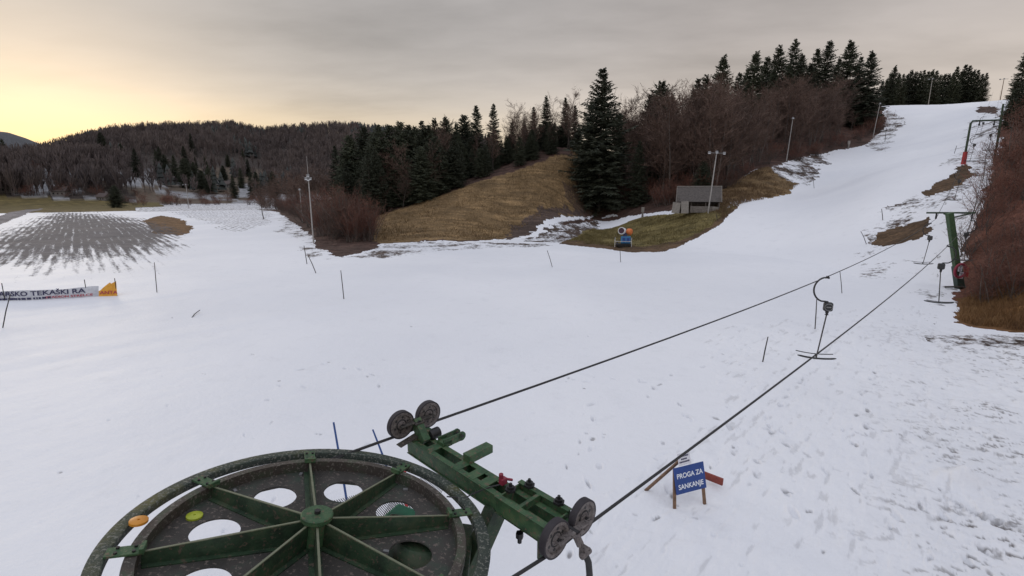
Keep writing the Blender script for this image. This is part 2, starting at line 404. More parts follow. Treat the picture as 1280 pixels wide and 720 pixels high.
# ---- trodden, rough snow on the right and scattered prints
dirt_shade = np.zeros(X.shape); dz = np.zeros(X.shape)
rough = np.zeros(X.shape); _rp = gpoly([(1150,412),(1290,418),(1500,420),(1500,800),(1120,800),(1135,640),(1168,560),(1165,470)])
_ra, _rl = look(1.6); rough = sum(inside(_ra-k, _rl, _rp).astype(float) for k in np.linspace(-.09, .05, 8))/8
rough2 = np.zeros(X.shape); rough2[inside(*look(1.0), gpoly([(880,420),(1150,380),(1180,430),(1200,800),(700,800),(760,620),(900,520)]))] = 1
near = (R_ < 45)
n1 = fbm((X*.92-Y*.38)*4.6, (X*.38+Y*.92)*9.5, 4, .66); n2 = fbm(X*1.1+9, Y*.8+3, 3)
dz += near*rough*((n1-.5)*.10+(n2-.5)*.12)
dirt_shade += near*rough*np.clip(sstep(.43, .29, n1)*.95*sstep(.28, .55, n2)+.07, 0, 1)
n3 = fbm(X*2.0+50, Y*2.0+20, 4, .55)
dz += near*rough2*(n3-.5)*.06
n4 = fbm((X*.74-Y*.68)*7, (X*.68+Y*.74)*1.6, 4, .6); dz += near*rough2*(n4-.5)*.045; dirt_shade = np.maximum(dirt_shade, near*rough2*sstep(.36, .26, n4)*.26)
dz += (R_ < 60)*(fbm(X*.35, Y*.35, 4)-.5)*.10+(R_ < 25)*(fbm(X*4, Y*4, 3)-.5)*.012
dz += (R_ > 3)*(R_ < 400)*(fbm(X*.09+3, Y*.09, 3)-.5)*np.minimum(R_, 80)*.006
daz = fine[1]-fine[0]
def print_(x, y, ang, L=.17, W=.07, depth=.07, d=.8):
    a0 = math.atan2(x, y); r0 = math.hypot(x, y)
    if abs(a0) > math.radians(57) or r0 < 3 or r0 > 60: return
    i0, i1 = np.searchsorted(lr, math.log(r0-.35)), np.searchsorted(lr, math.log(r0+.35))
    j0, j1 = np.searchsorted(fine, a0-.35/r0), np.searchsorted(fine, a0+.35/r0)
    sx = X[i0:i1, j0:j1]-x; sy = Y[i0:i1, j0:j1]-y
    u = sx*math.sin(ang)+sy*math.cos(ang); v = sx*math.cos(ang)-sy*math.sin(ang)
    q = np.sqrt((u/L)**2+(v/W)**2)
    dz[i0:i1, j0:j1] += -depth*(1-sstep(.7, 1.15, q))+depth*.30*np.exp(-((q-1.45)/.3)**2)
    dirt_shade[i0:i1, j0:j1] = np.maximum(dirt_shade[i0:i1, j0:j1], d*(1-sstep(.55, 1.0, q)))  # greys the hollow: soil, packed snow and shade put into the colour
def trail(pts, step=.62, jit=.10):
    P = [ground(*p) for p in pts]; side = 1; left = 0
    for a, b in zip(P[:-1], P[1:]):
        d = (b-a); L = math.hypot(d.x, d.y); ang = math.atan2(d.x, d.y); t = left
        while t < L:
            q = a+d*(t/L); n = Vector((math.cos(ang), -math.sin(ang), 0))*.11*side
            if random.random() < .86: print_(q.x+n.x+random.gauss(0, jit), q.y+n.y+random.gauss(0, jit), ang+random.gauss(0, .25), .15*random.uniform(.7, 1.2), .055*random.uniform(.6, 1.3), random.uniform(.02, .06), random.choice([.15, .25, .35, .5, .8]))
            side = -side; t += step*random.uniform(.8, 1.25)
        left = t-L
zf = lambda L: [(640+x/2.667, 430+y/2.667) for x, y in L]
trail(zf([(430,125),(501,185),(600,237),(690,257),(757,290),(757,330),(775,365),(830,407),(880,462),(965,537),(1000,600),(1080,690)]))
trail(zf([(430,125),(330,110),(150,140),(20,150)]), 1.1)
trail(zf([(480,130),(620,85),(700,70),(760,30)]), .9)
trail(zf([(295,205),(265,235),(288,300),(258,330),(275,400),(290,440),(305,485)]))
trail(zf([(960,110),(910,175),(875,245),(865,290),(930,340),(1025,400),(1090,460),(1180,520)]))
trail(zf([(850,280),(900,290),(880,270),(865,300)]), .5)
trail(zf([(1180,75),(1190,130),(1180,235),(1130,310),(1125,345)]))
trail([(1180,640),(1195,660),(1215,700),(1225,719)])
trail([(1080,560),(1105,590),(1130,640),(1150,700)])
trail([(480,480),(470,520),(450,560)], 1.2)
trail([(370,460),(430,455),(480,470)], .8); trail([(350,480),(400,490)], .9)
for k in range(150):
    px = random.choice([random.uniform(0, 1280), random.uniform(700, 1280)]); py = random.uniform(390, 715)
    w = at(px, py, 1.0); t = CAMZ/(CAMZ-w[2]); x, y = w[0]*t, t
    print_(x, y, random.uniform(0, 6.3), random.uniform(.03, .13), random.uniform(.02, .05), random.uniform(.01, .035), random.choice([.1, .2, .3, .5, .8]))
# the dark rut at the lower right corner and the lump of snow
P = [ground(*p) for p in [(1198,628),(1225,645),(1250,652),(1285,665)]]
for a, b in zip(P[:-1], P[1:]):
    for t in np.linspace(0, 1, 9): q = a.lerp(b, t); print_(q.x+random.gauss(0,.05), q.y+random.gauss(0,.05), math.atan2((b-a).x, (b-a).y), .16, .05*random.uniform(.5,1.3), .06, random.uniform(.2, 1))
lump = ground(1205, 598); q = np.hypot((X-lump.x)/.42, (Y-lump.y)/.30); dz += .26*np.exp(-q**2)*(.7+.6*fbm(X*6, Y*6, 3))
# soil marks under the signs
for px, py, s in [(845,628,.35),(880,625,.3)]:
    g0 = ground(px, py); q = np.hypot(X-g0.x, Y-g0.y)/s; dz += -.05*np.exp(-q**2)
sl = (X*.74-Y*.68); dz += (R_ > 8)*(R_ < 260)*(fbm(sl*.9+3, (X*.68+Y*.74)*.035, 3)-.5)*.05
bank = (bare > .6)&(R_ < 220)
dz += bank*(fbm(X*1.3, Y*1.3, 4)-.5)*.35*np.clip(R_/40, .4, 1)
Zf = Z+dz
verts = np.stack([X, Y, Zf], -1).reshape(-1, 3)
idx = np.arange(nr*na).reshape(nr, na)
i = idx[:-1]; j = idx[1:]
faces = np.stack([i, np.roll(i, -1, 1), np.roll(j, -1, 1), j], -1).reshape(-1, 4)[:, ::-1]
me = fastmesh('snow_ground', verts, faces, [])
me.polygons.foreach_set('use_smooth', np.ones(len(faces), bool))
# centre cap
def fattr(n, a):
    at_ = me.attributes.new(n, 'FLOAT', 'POINT'); at_.data.foreach_set('value', np.ascontiguousarray(a.reshape(-1), np.float32))
for n_, a in (('bare', bare), ('plough', plough), ('streak', strk), ('speck', speck), ('dirt_shade', dirt_shade), ('hill', (R_ > 230).astype(float))): fattr(n_, a)
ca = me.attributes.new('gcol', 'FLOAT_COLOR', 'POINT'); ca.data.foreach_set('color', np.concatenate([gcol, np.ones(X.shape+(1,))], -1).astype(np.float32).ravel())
ground_o = bpy.data.objects.new('ground', me); COL.objects.link(ground_o); tag(ground_o, kind='structure')
m, nt, b = newmat('snow_and_soil'); me.materials.append(m)
def attr(n): x = nt.nodes.new('ShaderNodeAttribute'); x.attribute_name = n; return x
pos = nt.nodes.new('ShaderNodeNewGeometry').outputs['Position']
nS = noise(nt, 2.6, 5, .7, pos); nP = noise(nt, 4.6, 4, .7, pos); nA = noise(nt, 1.1, 6, .68, pos); nB = noise(nt, .28, 4, .6, pos); nC = noise(nt, 5.0, 4, .6, pos); nD = noise(nt, .06, 3, .5, pos)
# plough rows run along one compass direction
dot = nt.nodes.new('ShaderNodeVectorMath'); dot.operation = 'DOT_PRODUCT'; nt.links.new(pos, dot.inputs[0]); dot.inputs[1].default_value = (.747, .665, 0)
s_ = math_(nt, 'ADD', dot.outputs['Value'], math_(nt, 'MULTIPLY', nB, .35))
rows = math_(nt, 'MULTIPLY_ADD', math_(nt, 'SINE', math_(nt, 'MULTIPLY', s_, 2*PI/.78)), .5, .5)
rows2 = math_(nt, 'MULTIPLY_ADD', math_(nt, 'SINE', math_(nt, 'MULTIPLY', s_, 2*PI/5.3)), .5, .5)
mp3 = nt.nodes.new('ShaderNodeMapping'); mp3.vector_type = 'TEXTURE'; mp3.inputs['Rotation'].default_value = (0, 0, math.atan2(.747, -.665)); mp3.inputs['Scale'].default_value = (9.0, .46, 1.0); nt.links.new(pos, mp3.inputs['Vector'])
aniso = noise(nt, 1.0, 4, .6, mp3.outputs[0])
rowv = math_(nt, 'ADD', math_(nt, 'MULTIPLY', rows, .075), math_(nt, 'ADD', math_(nt, 'MULTIPLY', aniso, .50), math_(nt, 'ADD', math_(nt, 'MULTIPLY', nB, .14), math_(nt, 'MULTIPLY', nP, .46))))
rowm = math_(nt, 'MULTIPLY', rowv, attr('plough').outputs['Fac'])
rowmask = ramp(nt, rowm, [(.505, 0.), (.60, .92)])
strm = ramp(nt, math_(nt, 'MULTIPLY', attr('streak').outputs['Fac'], math_(nt, 'ADD', math_(nt, 'MULTIPLY', rows, .25), nA)), [(.675, 0.), (.74, .75)])
spm = ramp(nt, math_(nt, 'ADD', attr('speck').outputs['Fac'], math_(nt, 'ADD', math_(nt, 'MULTIPLY', nB, .45), math_(nt, 'ADD', math_(nt, 'MULTIPLY', nA, .22), math_(nt, 'MULTIPLY', nS, .36)))), [(.86, 0.), (.93, 1.)])
spm = math_(nt, 'MULTIPLY', spm, math_(nt, 'GREATER_THAN', attr('speck').outputs['Fac'], .05))
bm = ramp(nt, math_(nt, 'ADD', attr('bare').outputs['Fac'], math_(nt, 'MULTIPLY_ADD', nA, .9, -.45)), [(.42, 0.), (.58, 1.)])
allm = math_(nt, 'MAXIMUM', math_(nt, 'MAXIMUM', bm, rowmask), math_(nt, 'MAXIMUM', strm, spm))
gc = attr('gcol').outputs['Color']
gc = mixc(nt, rowmask, gc, (.085, .074, .074))
gvar = ramp(nt, math_(nt, 'ADD', math_(nt, 'MULTIPLY', nC, .55), math_(nt, 'MULTIPLY', nB, .45)), [(.30, .35), (.5, .95), (.70, 1.7)])
gc = mixc(nt, 1.0, gc, gvar, 'MULTIPLY')
mp2 = nt.nodes.new('ShaderNodeMapping'); mp2.inputs['Scale'].default_value = (.18, 1.6, 1.0); mp2.inputs['Rotation'].default_value = (0, 0, .6); nt.links.new(pos, mp2.inputs['Vector'])
gc = mixc(nt, 1.0, gc, ramp(nt, noise(nt, 1.0, 5, .65, mp2.outputs[0]), [(.32, .55), (.5, 1.0), (.68, 1.5)]), 'MULTIPLY')
snowc = ramp(nt, nD, [(.35, (.755, .765, .805)), (.62, (.835, .84, .87))])
snowc = mixc(nt, ramp(nt, nA, [(.30, .35), (.45, 0.)]), snowc, (.68, .69, .725))
dm = math_(nt, 'MULTIPLY', attr('dirt_shade').outputs['Fac'], ramp(nt, nC, [(.28, .45), (.6, 1.)]))
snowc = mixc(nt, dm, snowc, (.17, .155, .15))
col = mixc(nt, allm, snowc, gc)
nt.links.new(col, b.inputs['Base Color'])
nt.links.new(math_(nt, 'MULTIPLY_ADD', allm, .3, .6), b.inputs['Roughness']); b.inputs['Specular IOR Level'].default_value = .25
bp = nt.nodes.new('ShaderNodeBump'); bp.inputs['Strength'].default_value = .35; bp.inputs['Distance'].default_value = .05
hh = math_(nt, 'ADD', noise(nt, 9, 5, .65, pos), math_(nt, 'MULTIPLY', allm, -.6)); nt.links.new(hh, bp.inputs['Height']); nt.links.new(bp.outputs[0], b.inputs['Normal'])
# ------------------------------------------------------------------ sky and light
w = bpy.data.worlds.new('World'); scene.world = w; w.use_nodes = True; nt = w.node_tree; bg = nt.nodes['Background']
SAZ = math.radians(-44); SEL = math.radians(7)
sky = nt.nodes.new('ShaderNodeTexSky'); sky.sky_type = 'NISHITA'; sky.sun_disc = False; sky.sun_elevation = SEL; sky.sun_rotation = SAZ
sky.air_density = 1.0; sky.dust_density = 3
tc = nt.nodes.new('ShaderNodeTexCoord').outputs['Generated']
nrm = nt.nodes.new('ShaderNodeVectorMath'); nrm.operation = 'NORMALIZE'; nt.links.new(tc, nrm.inputs[0]); dirv = nrm.outputs[0]
sx = nt.nodes.new('ShaderNodeSeparateXYZ'); nt.links.new(dirv, sx.inputs[0]); el = sx.outputs['Z']
# cloud pattern on a flat deck: direction / (height + c)
den = math_(nt, 'ADD', math_(nt, 'MAXIMUM', el, 0.0), .10)
cb = nt.nodes.new('ShaderNodeCombineXYZ'); nt.links.new(math_(nt, 'DIVIDE', sx.outputs['X'], den), cb.inputs[0]); nt.links.new(math_(nt, 'DIVIDE', sx.outputs['Y'], den), cb.inputs[1])
mp = nt.nodes.new('ShaderNodeMapping'); mp.inputs['Scale'].default_value = (.55, 1.0, 1); mp.inputs['Rotation'].default_value = (0, 0, .5); nt.links.new(cb.outputs[0], mp.inputs['Vector'])
c1 = noise(nt, .75, 7, .55, mp.outputs[0]); c2 = noise(nt, .28, 4, .5, mp.outputs[0])
cl = math_(nt, 'ADD', math_(nt, 'MULTIPLY', c1, .5), math_(nt, 'MULTIPLY', c2, .5))
sd = nt.nodes.new('ShaderNodeVectorMath'); sd.operation = 'DOT_PRODUCT'; nt.links.new(dirv, sd.inputs[0]); sd.inputs[1].default_value = (math.sin(SAZ), math.cos(SAZ), .05)
sdot = math_(nt, 'MAXIMUM', sd.outputs['Value'], 0.0)
grey = ramp(nt, el, [(.0, (.73,.64,.54)), (.14, (.69,.605,.535)), (.26, (.59,.535,.505)), (.42, (.52,.49,.485)), (.62, (.78,.81,.90)), (1., (1.02,1.07,1.22))])
glow = ramp(nt, el, [(.0, (.93,.66,.26)), (.075, (.89,.70,.40)), (.12, (.79,.655,.48)), (.165, (.65,.58,.50)), (.21, (.56,.52,.485)), (.27, (.51,.485,.47)), (.42, (.50,.485,.49)), (.62, (.78,.81,.90)), (1., (1.02,1.07,1.22))])
gf = ramp(nt, sdot, [(.42, 0.), (.72, .55), (.96, 1.)])
base = mixc(nt, gf, grey, glow)
cv = ramp(nt, cl, [(.38, .66), (.5, .97), (.61, 1.15)])
base = mixc(nt, 1.0, base, cv, 'MULTIPLY')
skyc = mixc(nt, 1.0, sky.outputs[0], (.09, .09, .09), 'MULTIPLY')
fin = mixc(nt, .93, skyc, base)
nt.links.new(fin, bg.inputs['Color']); bg.inputs['Strength'].default_value = 1.0
sun = bpy.data.lights.new('sun', 'SUN'); sun.energy = .6; sun.angle = math.radians(14); sun.color = (1, .86, .66)
so = bpy.data.objects.new('sun', sun); COL.objects.link(so)
so.rotation_euler = Vector((-math.sin(SAZ)*math.cos(SEL), -math.cos(SAZ)*math.cos(SEL), -math.sin(SEL))).to_track_quat('-Z', 'Y').to_euler()
scene.view_settings.view_transform = 'Standard'; scene.view_settings.look = 'None'; scene.view_settings.exposure = 0
# ================================================================== the bullwheel of the drag lift
WC = Vector((-1.2200, 2.6240, CAMZ-2.0580)); WN = Vector((.1545, .0913, 1.0)).normalized()
WA = Vector((1, 0, -.1545)); WA = (WA-WN*WA.dot(WN)).normalized(); WB = WN.cross(WA)
WM = Matrix((WA, WB, WN)).transposed().to_4x4(); WM.translation = WC
def wp(r, ang, h):
    a = math.radians(ang); return WC+WA*(r*math.cos(a))+WB*(r*math.sin(a))+WN*h
wheel = thing('bullwheel', 'big green and rusty spoked lift wheel lying flat in the foreground', 'lift wheel'); wheel.matrix_world = WM
SP0 = 24.0
def ringprof(r0, r1, z0, z1): return [(r0, z0), (r1, z0), (r1, z1), (r0, z1)]
MB().lathe(ringprof(1.022, 1.10, -.052, 0), 160, closed=True).build('guard_ring', M['ring'], wheel, True, .006)
t = MB().lathe([(.886,-.004),(.938,-.004),(.945,-.015),(.945,-.065),(.905,-.09),(.905,-.15),(.945,-.175),(.945,-.20),(.90,-.20),(.90,-.10),(.886,-.10)], 160, closed=True).build('rim', M['rim'], wheel, True)
# plate with eight round holes
d = MB(); HR, HO = .600, .138; Rin, Rout = .07, .885
for k in range(8):
    a0 = math.radians(SP0+22.5+45*k); hc = Vector((HR*math.cos(a0), HR*math.sin(a0)))
    def bdist(dr):
        t_ = 0
        while t_ < 2:
            t_ += .004; p = hc+dr*t_; r = p.length
            if r > Rout or r < Rin: return t_
            da = (math.atan2(p.y, p.x)-a0+PI) % (2*PI)-PI
            if abs(da) > PI/8: return t_
        return t_
    angs = list(np.linspace(0, 2*PI, 72, endpoint=False))
    for rr in (Rin, Rout):
        for sg in (-1, 1):
            p = Vector((rr*math.cos(a0+sg*PI/8), rr*math.sin(a0+sg*PI/8)))-hc; angs.append(math.atan2(p.y, p.x) % (2*PI))
    angs.sort(); n = len(angs); vs = []
    for z in (-.082, -.094):
        for a in angs:
            dr = Vector((math.cos(a), math.sin(a))); p = hc+dr*HO; q = hc+dr*bdist(dr)
            vs += [(p.x, p.y, z), (q.x, q.y, z)]
    fs = []
    for i in range(n):
        j = (i+1) % n
        fs += [(2*i, 2*i+1, 2*j+1, 2*j), (2*n+2*i, 2*n+2*j, 2*n+2*j+1, 2*n+2*i+1), (2*i, 2*j, 2*n+2*j, 2*n+2*i)]
    d.add(vs, fs)
d.build('plate', M['rust'], wheel)
for k in range(8):
    a = math.radians(SP0+45*k); R = Matrix.Rotation(a, 3, 'Z')
    s = MB(); vs = []
    for y in (-.007, .007):
        vs += [R@Vector(p) for p in ((.06, y, -.082), (.874, y, -.082), (.874, y, -.007), (.06, y, .072))]
    s.add(vs, [(0,1,2,3), (7,6,5,4), (0,4,5,1), (1,5,6,2), (2,6,7,3), (3,7,4,0)])
    sp = s.build('spoke', M['dgreen'], wheel)
    e = MB(); e.bar(R@Vector((.075, 0, .0735)), R@Vector((.872, 0, -.0055)), .013, .006); e.build('spoke_cap', M['edge'], sp)
    e = MB(); e.box(R@Vector((.47, 0, -.0785)), (.79, .075, .007), R); e.build('spoke_foot', M['dgreen'], sp)
    bk = MB(); bk.box(R@Vector((.945, 0, .007)), (.175, .078, .014), R).box(R@Vector((.87, 0, .018)), (.022, .078, .034), R)
    bo = bk.build('bracket', M['green'], wheel, False, .003)
    for x_, y_ in ((.905, .022), (.905, -.022), (.985, .022), (.985, -.022)): MB().lathe([(0, .024), (.009, .024), (.009, .0135)], 6, c=R@Vector((x_, y_, 0))).build('bolt', M['steel'], bo)
hub = MB().lathe([(0, .115), (.088, .115), (.095, .109), (.095, .085), (.072, .083), (.072, -.082), (.10, -.16), (0, -.16)], 40).build('hub', M['green'], wheel, True)
MB().lathe([(0, .135), (.019, .135), (.019, .1145)], 6).build('nut', M['steel'], hub)
for r, ang, h, mt in ((.985, -171.5, .012, 'ocap'), (.80, 173.5, -.078, 'lcap'), (.235, 158, -.078, 'ocap')):
    c = Vector((r*math.cos(math.radians(ang)), r*math.sin(math.radians(ang)), h))
    MB().lathe([(0, .004), (.006, .004), (.008, .012), (.040, .012), (.047, .008), (.047, -.006), (0, -.006)], 28, c=c).build('plastic_disc', M[mt], wheel, True)
for ang, r in ((0, .45), (-12, .82), (60, .84), (118, .84), (-20, .83), (200, .5), (-46, .4), (150, .83), (40, .25)):
    MB().box((r*math.cos(math.radians(ang)), r*math.sin(math.radians(ang)), -.0755), (.035, .02, .012), Matrix.Rotation(ang, 3, 'Z')).build('snow_crumb', M['greysteel'], wheel)
# ------------------------------------------------------------------ mast and drive below the wheel
mast = thing('wheel_mast', 'dark green steel mast with drive housing under the big lift wheel', 'mast', (WC.x, WC.y, 0))
u = -WN
ax = WC+u*.22
MB().tube([Vector((ax.x, ax.y, ax.z))-Vector(mast.location), Vector((ax.x, ax.y, .0))-Vector(mast.location)], .13, 20).build('column', M['dgreen'], mast, True)
def seg(mb, a, b, w, h): return mb.bar(Vector(a)-Vector(mast.location), Vector(b)-Vector(mast.location), w, h)
hs = MB(); hc = wp(.76, 30, -.56); R = WM.to_3x3()
hs.box(hc-Vector(mast.location), (.66, .70, .56), R); hs.build('drive_housing', M['dgreen'], mast, False, .02)
MB().lathe([(.18, .0), (.18, .14), (.165, .16), (0, .16)], 28, R=R, c=wp(.70, 24, -.30)-Vector(mast.location)).build('gear_drum', M['dgreen'], mast, True)
gh = wp(.93, 58, -.52); MB().box(gh-Vector(mast.location), (.46, .34, .30), R@Matrix.Rotation(-.35, 3, 'Z')).build('motor_cover', surf('teal_cover', [(.015,.17,.10),(.03,.26,.15)], 6, .5), mast, False, .02)
MB().box(Vector((-.0, 0, -.0))+Vector((0, 0, .10)), (.7, .7, .2)).build('foot', M['concrete'], mast, False, .02)
# ------------------------------------------------------------------ sheave beam
ZS = -2.15
Lp = np.array([520-640, 0, 0]); rL = ray(519, 541); rR = ray(708, 657)
PL = Vector((rL[0], 1, rL[2]))*(ZS/rL[2])+Vector((0, 0, CAMZ)); PR = Vector((rR[0], 1, rR[2]))*(ZS/rR[2])+Vector((0, 0, CAMZ))
bx_ = (PR-PL).normalized(); by_ = Vector((0, 0, 1)).cross(bx_).normalized()     # along the beam, up the slope
if by_.y < 0: by_ = -by_
SW = (PR-PL).length; BO = (PL+PR)/2+Vector((0, 0, 0))
BM = Matrix((bx_, by_, Vector((0, 0, 1)))).transposed()
if BM.determinant() < 0: bx2 = -bx_
beam = thing('sheave_beam', 'green crossbeam with four grey guide wheels beside the big lift wheel', 'lift crossbeam'); 
M4 = BM.to_4x4(); M4.translation = BO; beam.matrix_world = M4
HL = SW/2
SR = .118                                        # sheave radius; beam local x along, y up the slope, z up
for y in (-.075, .075):
    r = MB(); r.box((-.02, y, -.0925), (2*HL-.02, .012, .125)).box((-.02, y*.87+(.018 if y < 0 else -.018)*0, -.0265), (2*HL-.02, .05, .007)).box((-.02, y*.87, -.1645), (2*HL-.02, .05, .007))
    r.build('rail', M['green'], beam, False, .002)
cr = MB()
for x in (-HL+.05, -HL+.30, -.20, -.02, .12): cr.box((x, 0, -.10), (.03, .137, .13)).box((x, 0, -.0225), (.09, .16, .005))
cr.build('cross_plate', M['green'], beam)
# outer telescopic section with bolts
o_ = MB()
for y in (-.125, .115): o_.box((HL-.30, y, -.045), (.48, .014, .13)).box((HL-.30, y, .0225), (.48, .045, .008))
o_.box((HL-.53, -.005, -.05), (.014, .225, .12)).box((HL-.07, -.005, -.05), (.014, .225, .12)).box((HL-.33, -.005, .0), (.03, .225, .05))
ob = o_.build('outer_section', M['green'], beam, False, .002)
for x, y in ((HL-.44, .115), (HL-.16, .115), (HL-.50, -.02)):
    MB().lathe([(0, .085), (.012, .085), (.012, .062), (.028, .062), (.028, .044), (.042, .044), (.042, .027), (0, .027)], 6, c=(x, y, 0)).build('bolt', M['steel'], ob)
MB().lathe([(0, -.26), (.016, -.26), (.016, -.22), (.028, -.22), (.028, -.18)], 6, c=(HL-.33, -.10, 0)).build('bolt', M['steel'], ob)
# lugs that point up the slope
lg = MB()
for x in (-HL+.27, -HL+.345):
    lg.box((x, .16, .0), (.014, .20, .075)); lg.lathe([(0,.007),(.042,.007),(.042,-.007),(0,-.007)], 20, R=Matrix.Rotation(PI/2, 3, 'Y'), c=(x, .262, .0))
lg.box((-HL+.307, .10, -.015), (.09, .10, .05)); lg.build('lug', M['green'], beam)
hole = MB(); 
for x in (-HL+.27, -HL+.345): hole.lathe([(0,.0085),(.014,.0085),(.014,-.0085),(0,-.0085)], 12, R=Matrix.Rotation(PI/2, 3, 'Y'), c=(x, .268, .0))
hole.build('lug_pin', M['steel'], beam)
bt = MB(); bt.box((-.20, .17, .01), (.085, .26, .07)); bo = bt.build('bracket', M['green'], beam, False, .004); MB().box((-.20, .302, .01), (.06, .005, .05)).build('end_cap', M['black'], bo)
# arm lifting the left rocker above the beam
am = MB(); am.bar((-HL+.16, .0, -.03), (-HL+.01, -.0, .13), .10, .07, (0, 1, 0)).bar((-HL+.12, .06, -.03), (-HL+.12, .06, .06), .06, .06, (1, 0, 0)); am.build('rocker_arm_post', M['green'], beam, False, .006)
MB().lathe([(0,.05),(.05,.05),(.05,-.05),(0,-.05)], 18, R=Matrix.Rotation(PI/2, 3, 'X'), c=(-HL+.15, .10, .01)).build('pivot', M['steel'], beam, True)
def sheave(x, y, z, parent):
    R = Matrix.Rotation(PI/2, 3, 'Y')
    s = MB().lathe([(0,.030),(.030,.030),(.034,.020),(.050,.012),(.085,.012),(.092,.024),(SR-.006,.026),(SR,.020),(SR-.030,.004),(SR-.030,-.004),(SR,-.020),(SR-.006,-.026),(.092,-.024),(.085,-.012),(.05,-.012),(.03,-.03),(0,-.03)], 40, R=R, c=(x, y, z)).build('guide_wheel', M['sheave'], parent, True)
    MB().lathe([(SR-.029,.010),(SR-.001,.0265),(SR+.007,.024),(SR+.007,-.024),(SR-.001,-.0265),(SR-.029,-.010)], 40, R=R, c=(x, y, z)).build('tyre', M['rubber'], s, True)
    h = MB()
    for k in range(6):
        a = k*PI/3+.3; h.lathe([(0,.0135),(.011,.0135),(.011,-.0135),(0,-.0135)], 10, R=R, c=(x, y+.068*math.cos(a), z+.068*math.sin(a)))
    h.build('wheel_hole', M['black'], s)
    h = MB().lathe([(.040,.016),(.046,.020),(.052,.014)], 24, R=R, c=(x, y, z)); h.lathe([(0,.046),(.017,.046),(.017,.029)], 6, R=R, c=(x, y, z)); h.build('bearing', M['steel'], s)
dy = .145
for sx_, zc in ((-HL, .135), (HL+.02, .0)):
    zt = zc
    rk = MB(); xo = sx_+.046
    rk.bar((xo, -dy-.03, zt), (xo, dy+.03, zt), .012, .055, (1, 0, 0)).bar((xo+.001, -.05, zt-.01), (xo+.001, .05, zt-.01), .016, .095, (1, 0, 0))
    ro = rk.build('rocker', M['sheave'] if sx_ > 0 else M['rust'], beam, False, .004)
    MB().lathe([(0,.03),(.022,.03),(.022,-.05),(0,-.05)], 12, R=Matrix.Rotation(PI/2, 3, 'Y'), c=(xo+.005, 0, zt-.01)).build('pivot_bolt', M['steel'], ro)
    for y in (-dy, dy): sheave(sx_, y, zt, beam)
    if sx_ < 0:
        g_ = MB(); g_.bar((xo+.02, -dy-.07, zt-.155), (xo+.02, dy-.06, zt-.10), .006, .075, (1, 0, 0)); g_.build('rope_guard', M['rust'], beam)
    else:
        g_ = MB(); g_.box((sx_-.06, -dy-.06, zt-.06), (.02, .05, .16)); g_.build('rope_guard', M['dgreen'], beam)
# red switch with its cable
sw = MB(); sw.box((.245, .03, .02), (.045, .055, .05)).lathe([(0,.10),(.018,.10),(.018,.06)], 12, c=(.235, .02, -.02)).bar((.25, .05, .03), (.29, .09, .02), .018, .018); sw.build('red_switch', M['pink'], beam, False, .006)
MB().tube([(.24, .0, .0), (.20, -.06, -.01), (.15, -.10, -.04), (.08, -.14, -.09), (.07, -.20, -.10), (-.02, -.30, -.08)], .005, 6).build('cable', M['black'], beam, True)
# hanging arm below the right rocker
ha = MB(); x0 = HL+.075
ha.bar((x0, .0, -.02), (x0+.03, .02, -.10), .03, .045, (0, 1, 0)).box((x0+.05, .03, -.135), (.05, .05, .06)).lathe([(0,.045),(.022,.045),(.022,-.045),(0,-.045)], 12, R=Matrix.Rotation(PI/2, 3, 'X'), c=(x0+.062, .03, -.145))
hb = ha.build('hanging_link', M['sheave'], beam, False, .004)
MB().tube([(x0+.058, .03, -.15), (x0+.085, .035, -.20), (x0+.10, .03, -.28), (x0+.105, .02, -.40), (x0+.10, .0, -.60)], .022, 10).build('rubber_rod', M['black'], hb, True)
# strut down to the mast
inv = beam.matrix_world.inverted()
pa = Vector((.23, -.02, -.18)); pb = inv@Vector((WC.x+.12, WC.y, 1.6))
st = MB(); st.bar(pa, pb, .13, .13); st.build('strut', M['dgreen'], beam, False, .006)
# ------------------------------------------------------------------ towers
YT = 30.0
TB = ground(1200, 361); TB = Vector(at(1200, 361, YT)); TT = Vector(at(1187, 268, YT-.2))
tb = hz(TB.x, TB.y)
rdir = Vector((math.sin(math.radians(46)), math.cos(math.radians(46)), 0)); rperp = Vector((rdir.y, -rdir.x, 0))
AL = Vector(at(1171, 266, YT+.55)); AR = Vector(at(1216, 266, YT-.65))
tower = thing('lift_tower', 'green T-shaped lift tower with red padded foot at the edge of the right bank', 'lift tower', (TB.x, TB.y, tb-.1))
lo = lambda p: Vector(p)-Vector(tower.location)
cpts = [lo((TB.x, TB.y, tb-.1)), lo(TT)]
MB().bar(cpts[0], cpts[1]+(cpts[1]-cpts[0]).normalized()*.1, .34, .26, (0, 1, 0)).build('column', M['green'], tower, False, .02)
arm = MB(); e = (AR-AL).normalized(); arm.bar(lo(AL-e*.5), lo(AR+e*.12), .12, .10)
mid = lo((AL+AR)/2); arm.bar(mid-e*.0+Vector((0,0,-.28)), mid+e*.75+Vector((0,0,-.05)), .06, .08).bar(mid+Vector((0,0,-.28)), mid-e*.5+Vector((0,0,-.05)), .06, .08)
arm.build('crossarm', M['dgreen'], tower)
for P in (AL, AR):
    sh = MB(); sh.box(lo(P)+Vector((0,0,-.16)), (.07, .30, .26), Matrix.Rotation(-math.radians(46), 3, 'Z'))
    so_ = sh.build('sheave_hanger', M['steel'], tower)
    s2 = MB()
    for q in (-.14, .14): s2.lathe([(0,.03),(.11,.03),(.11,-.03),(0,-.03)], 20, R=Matrix.Rotation(-math.radians(46), 3, 'Z')@Matrix.Rotation(PI/2, 3, 'Y'), c=lo(P)+rdir*q+Vector((0,0,-.27)))
    s2.build('sheave', M['rubber'], so_)
d0 = (cpts[1]-cpts[0]).normalized()
def along(h): return cpts[0]+d0*h
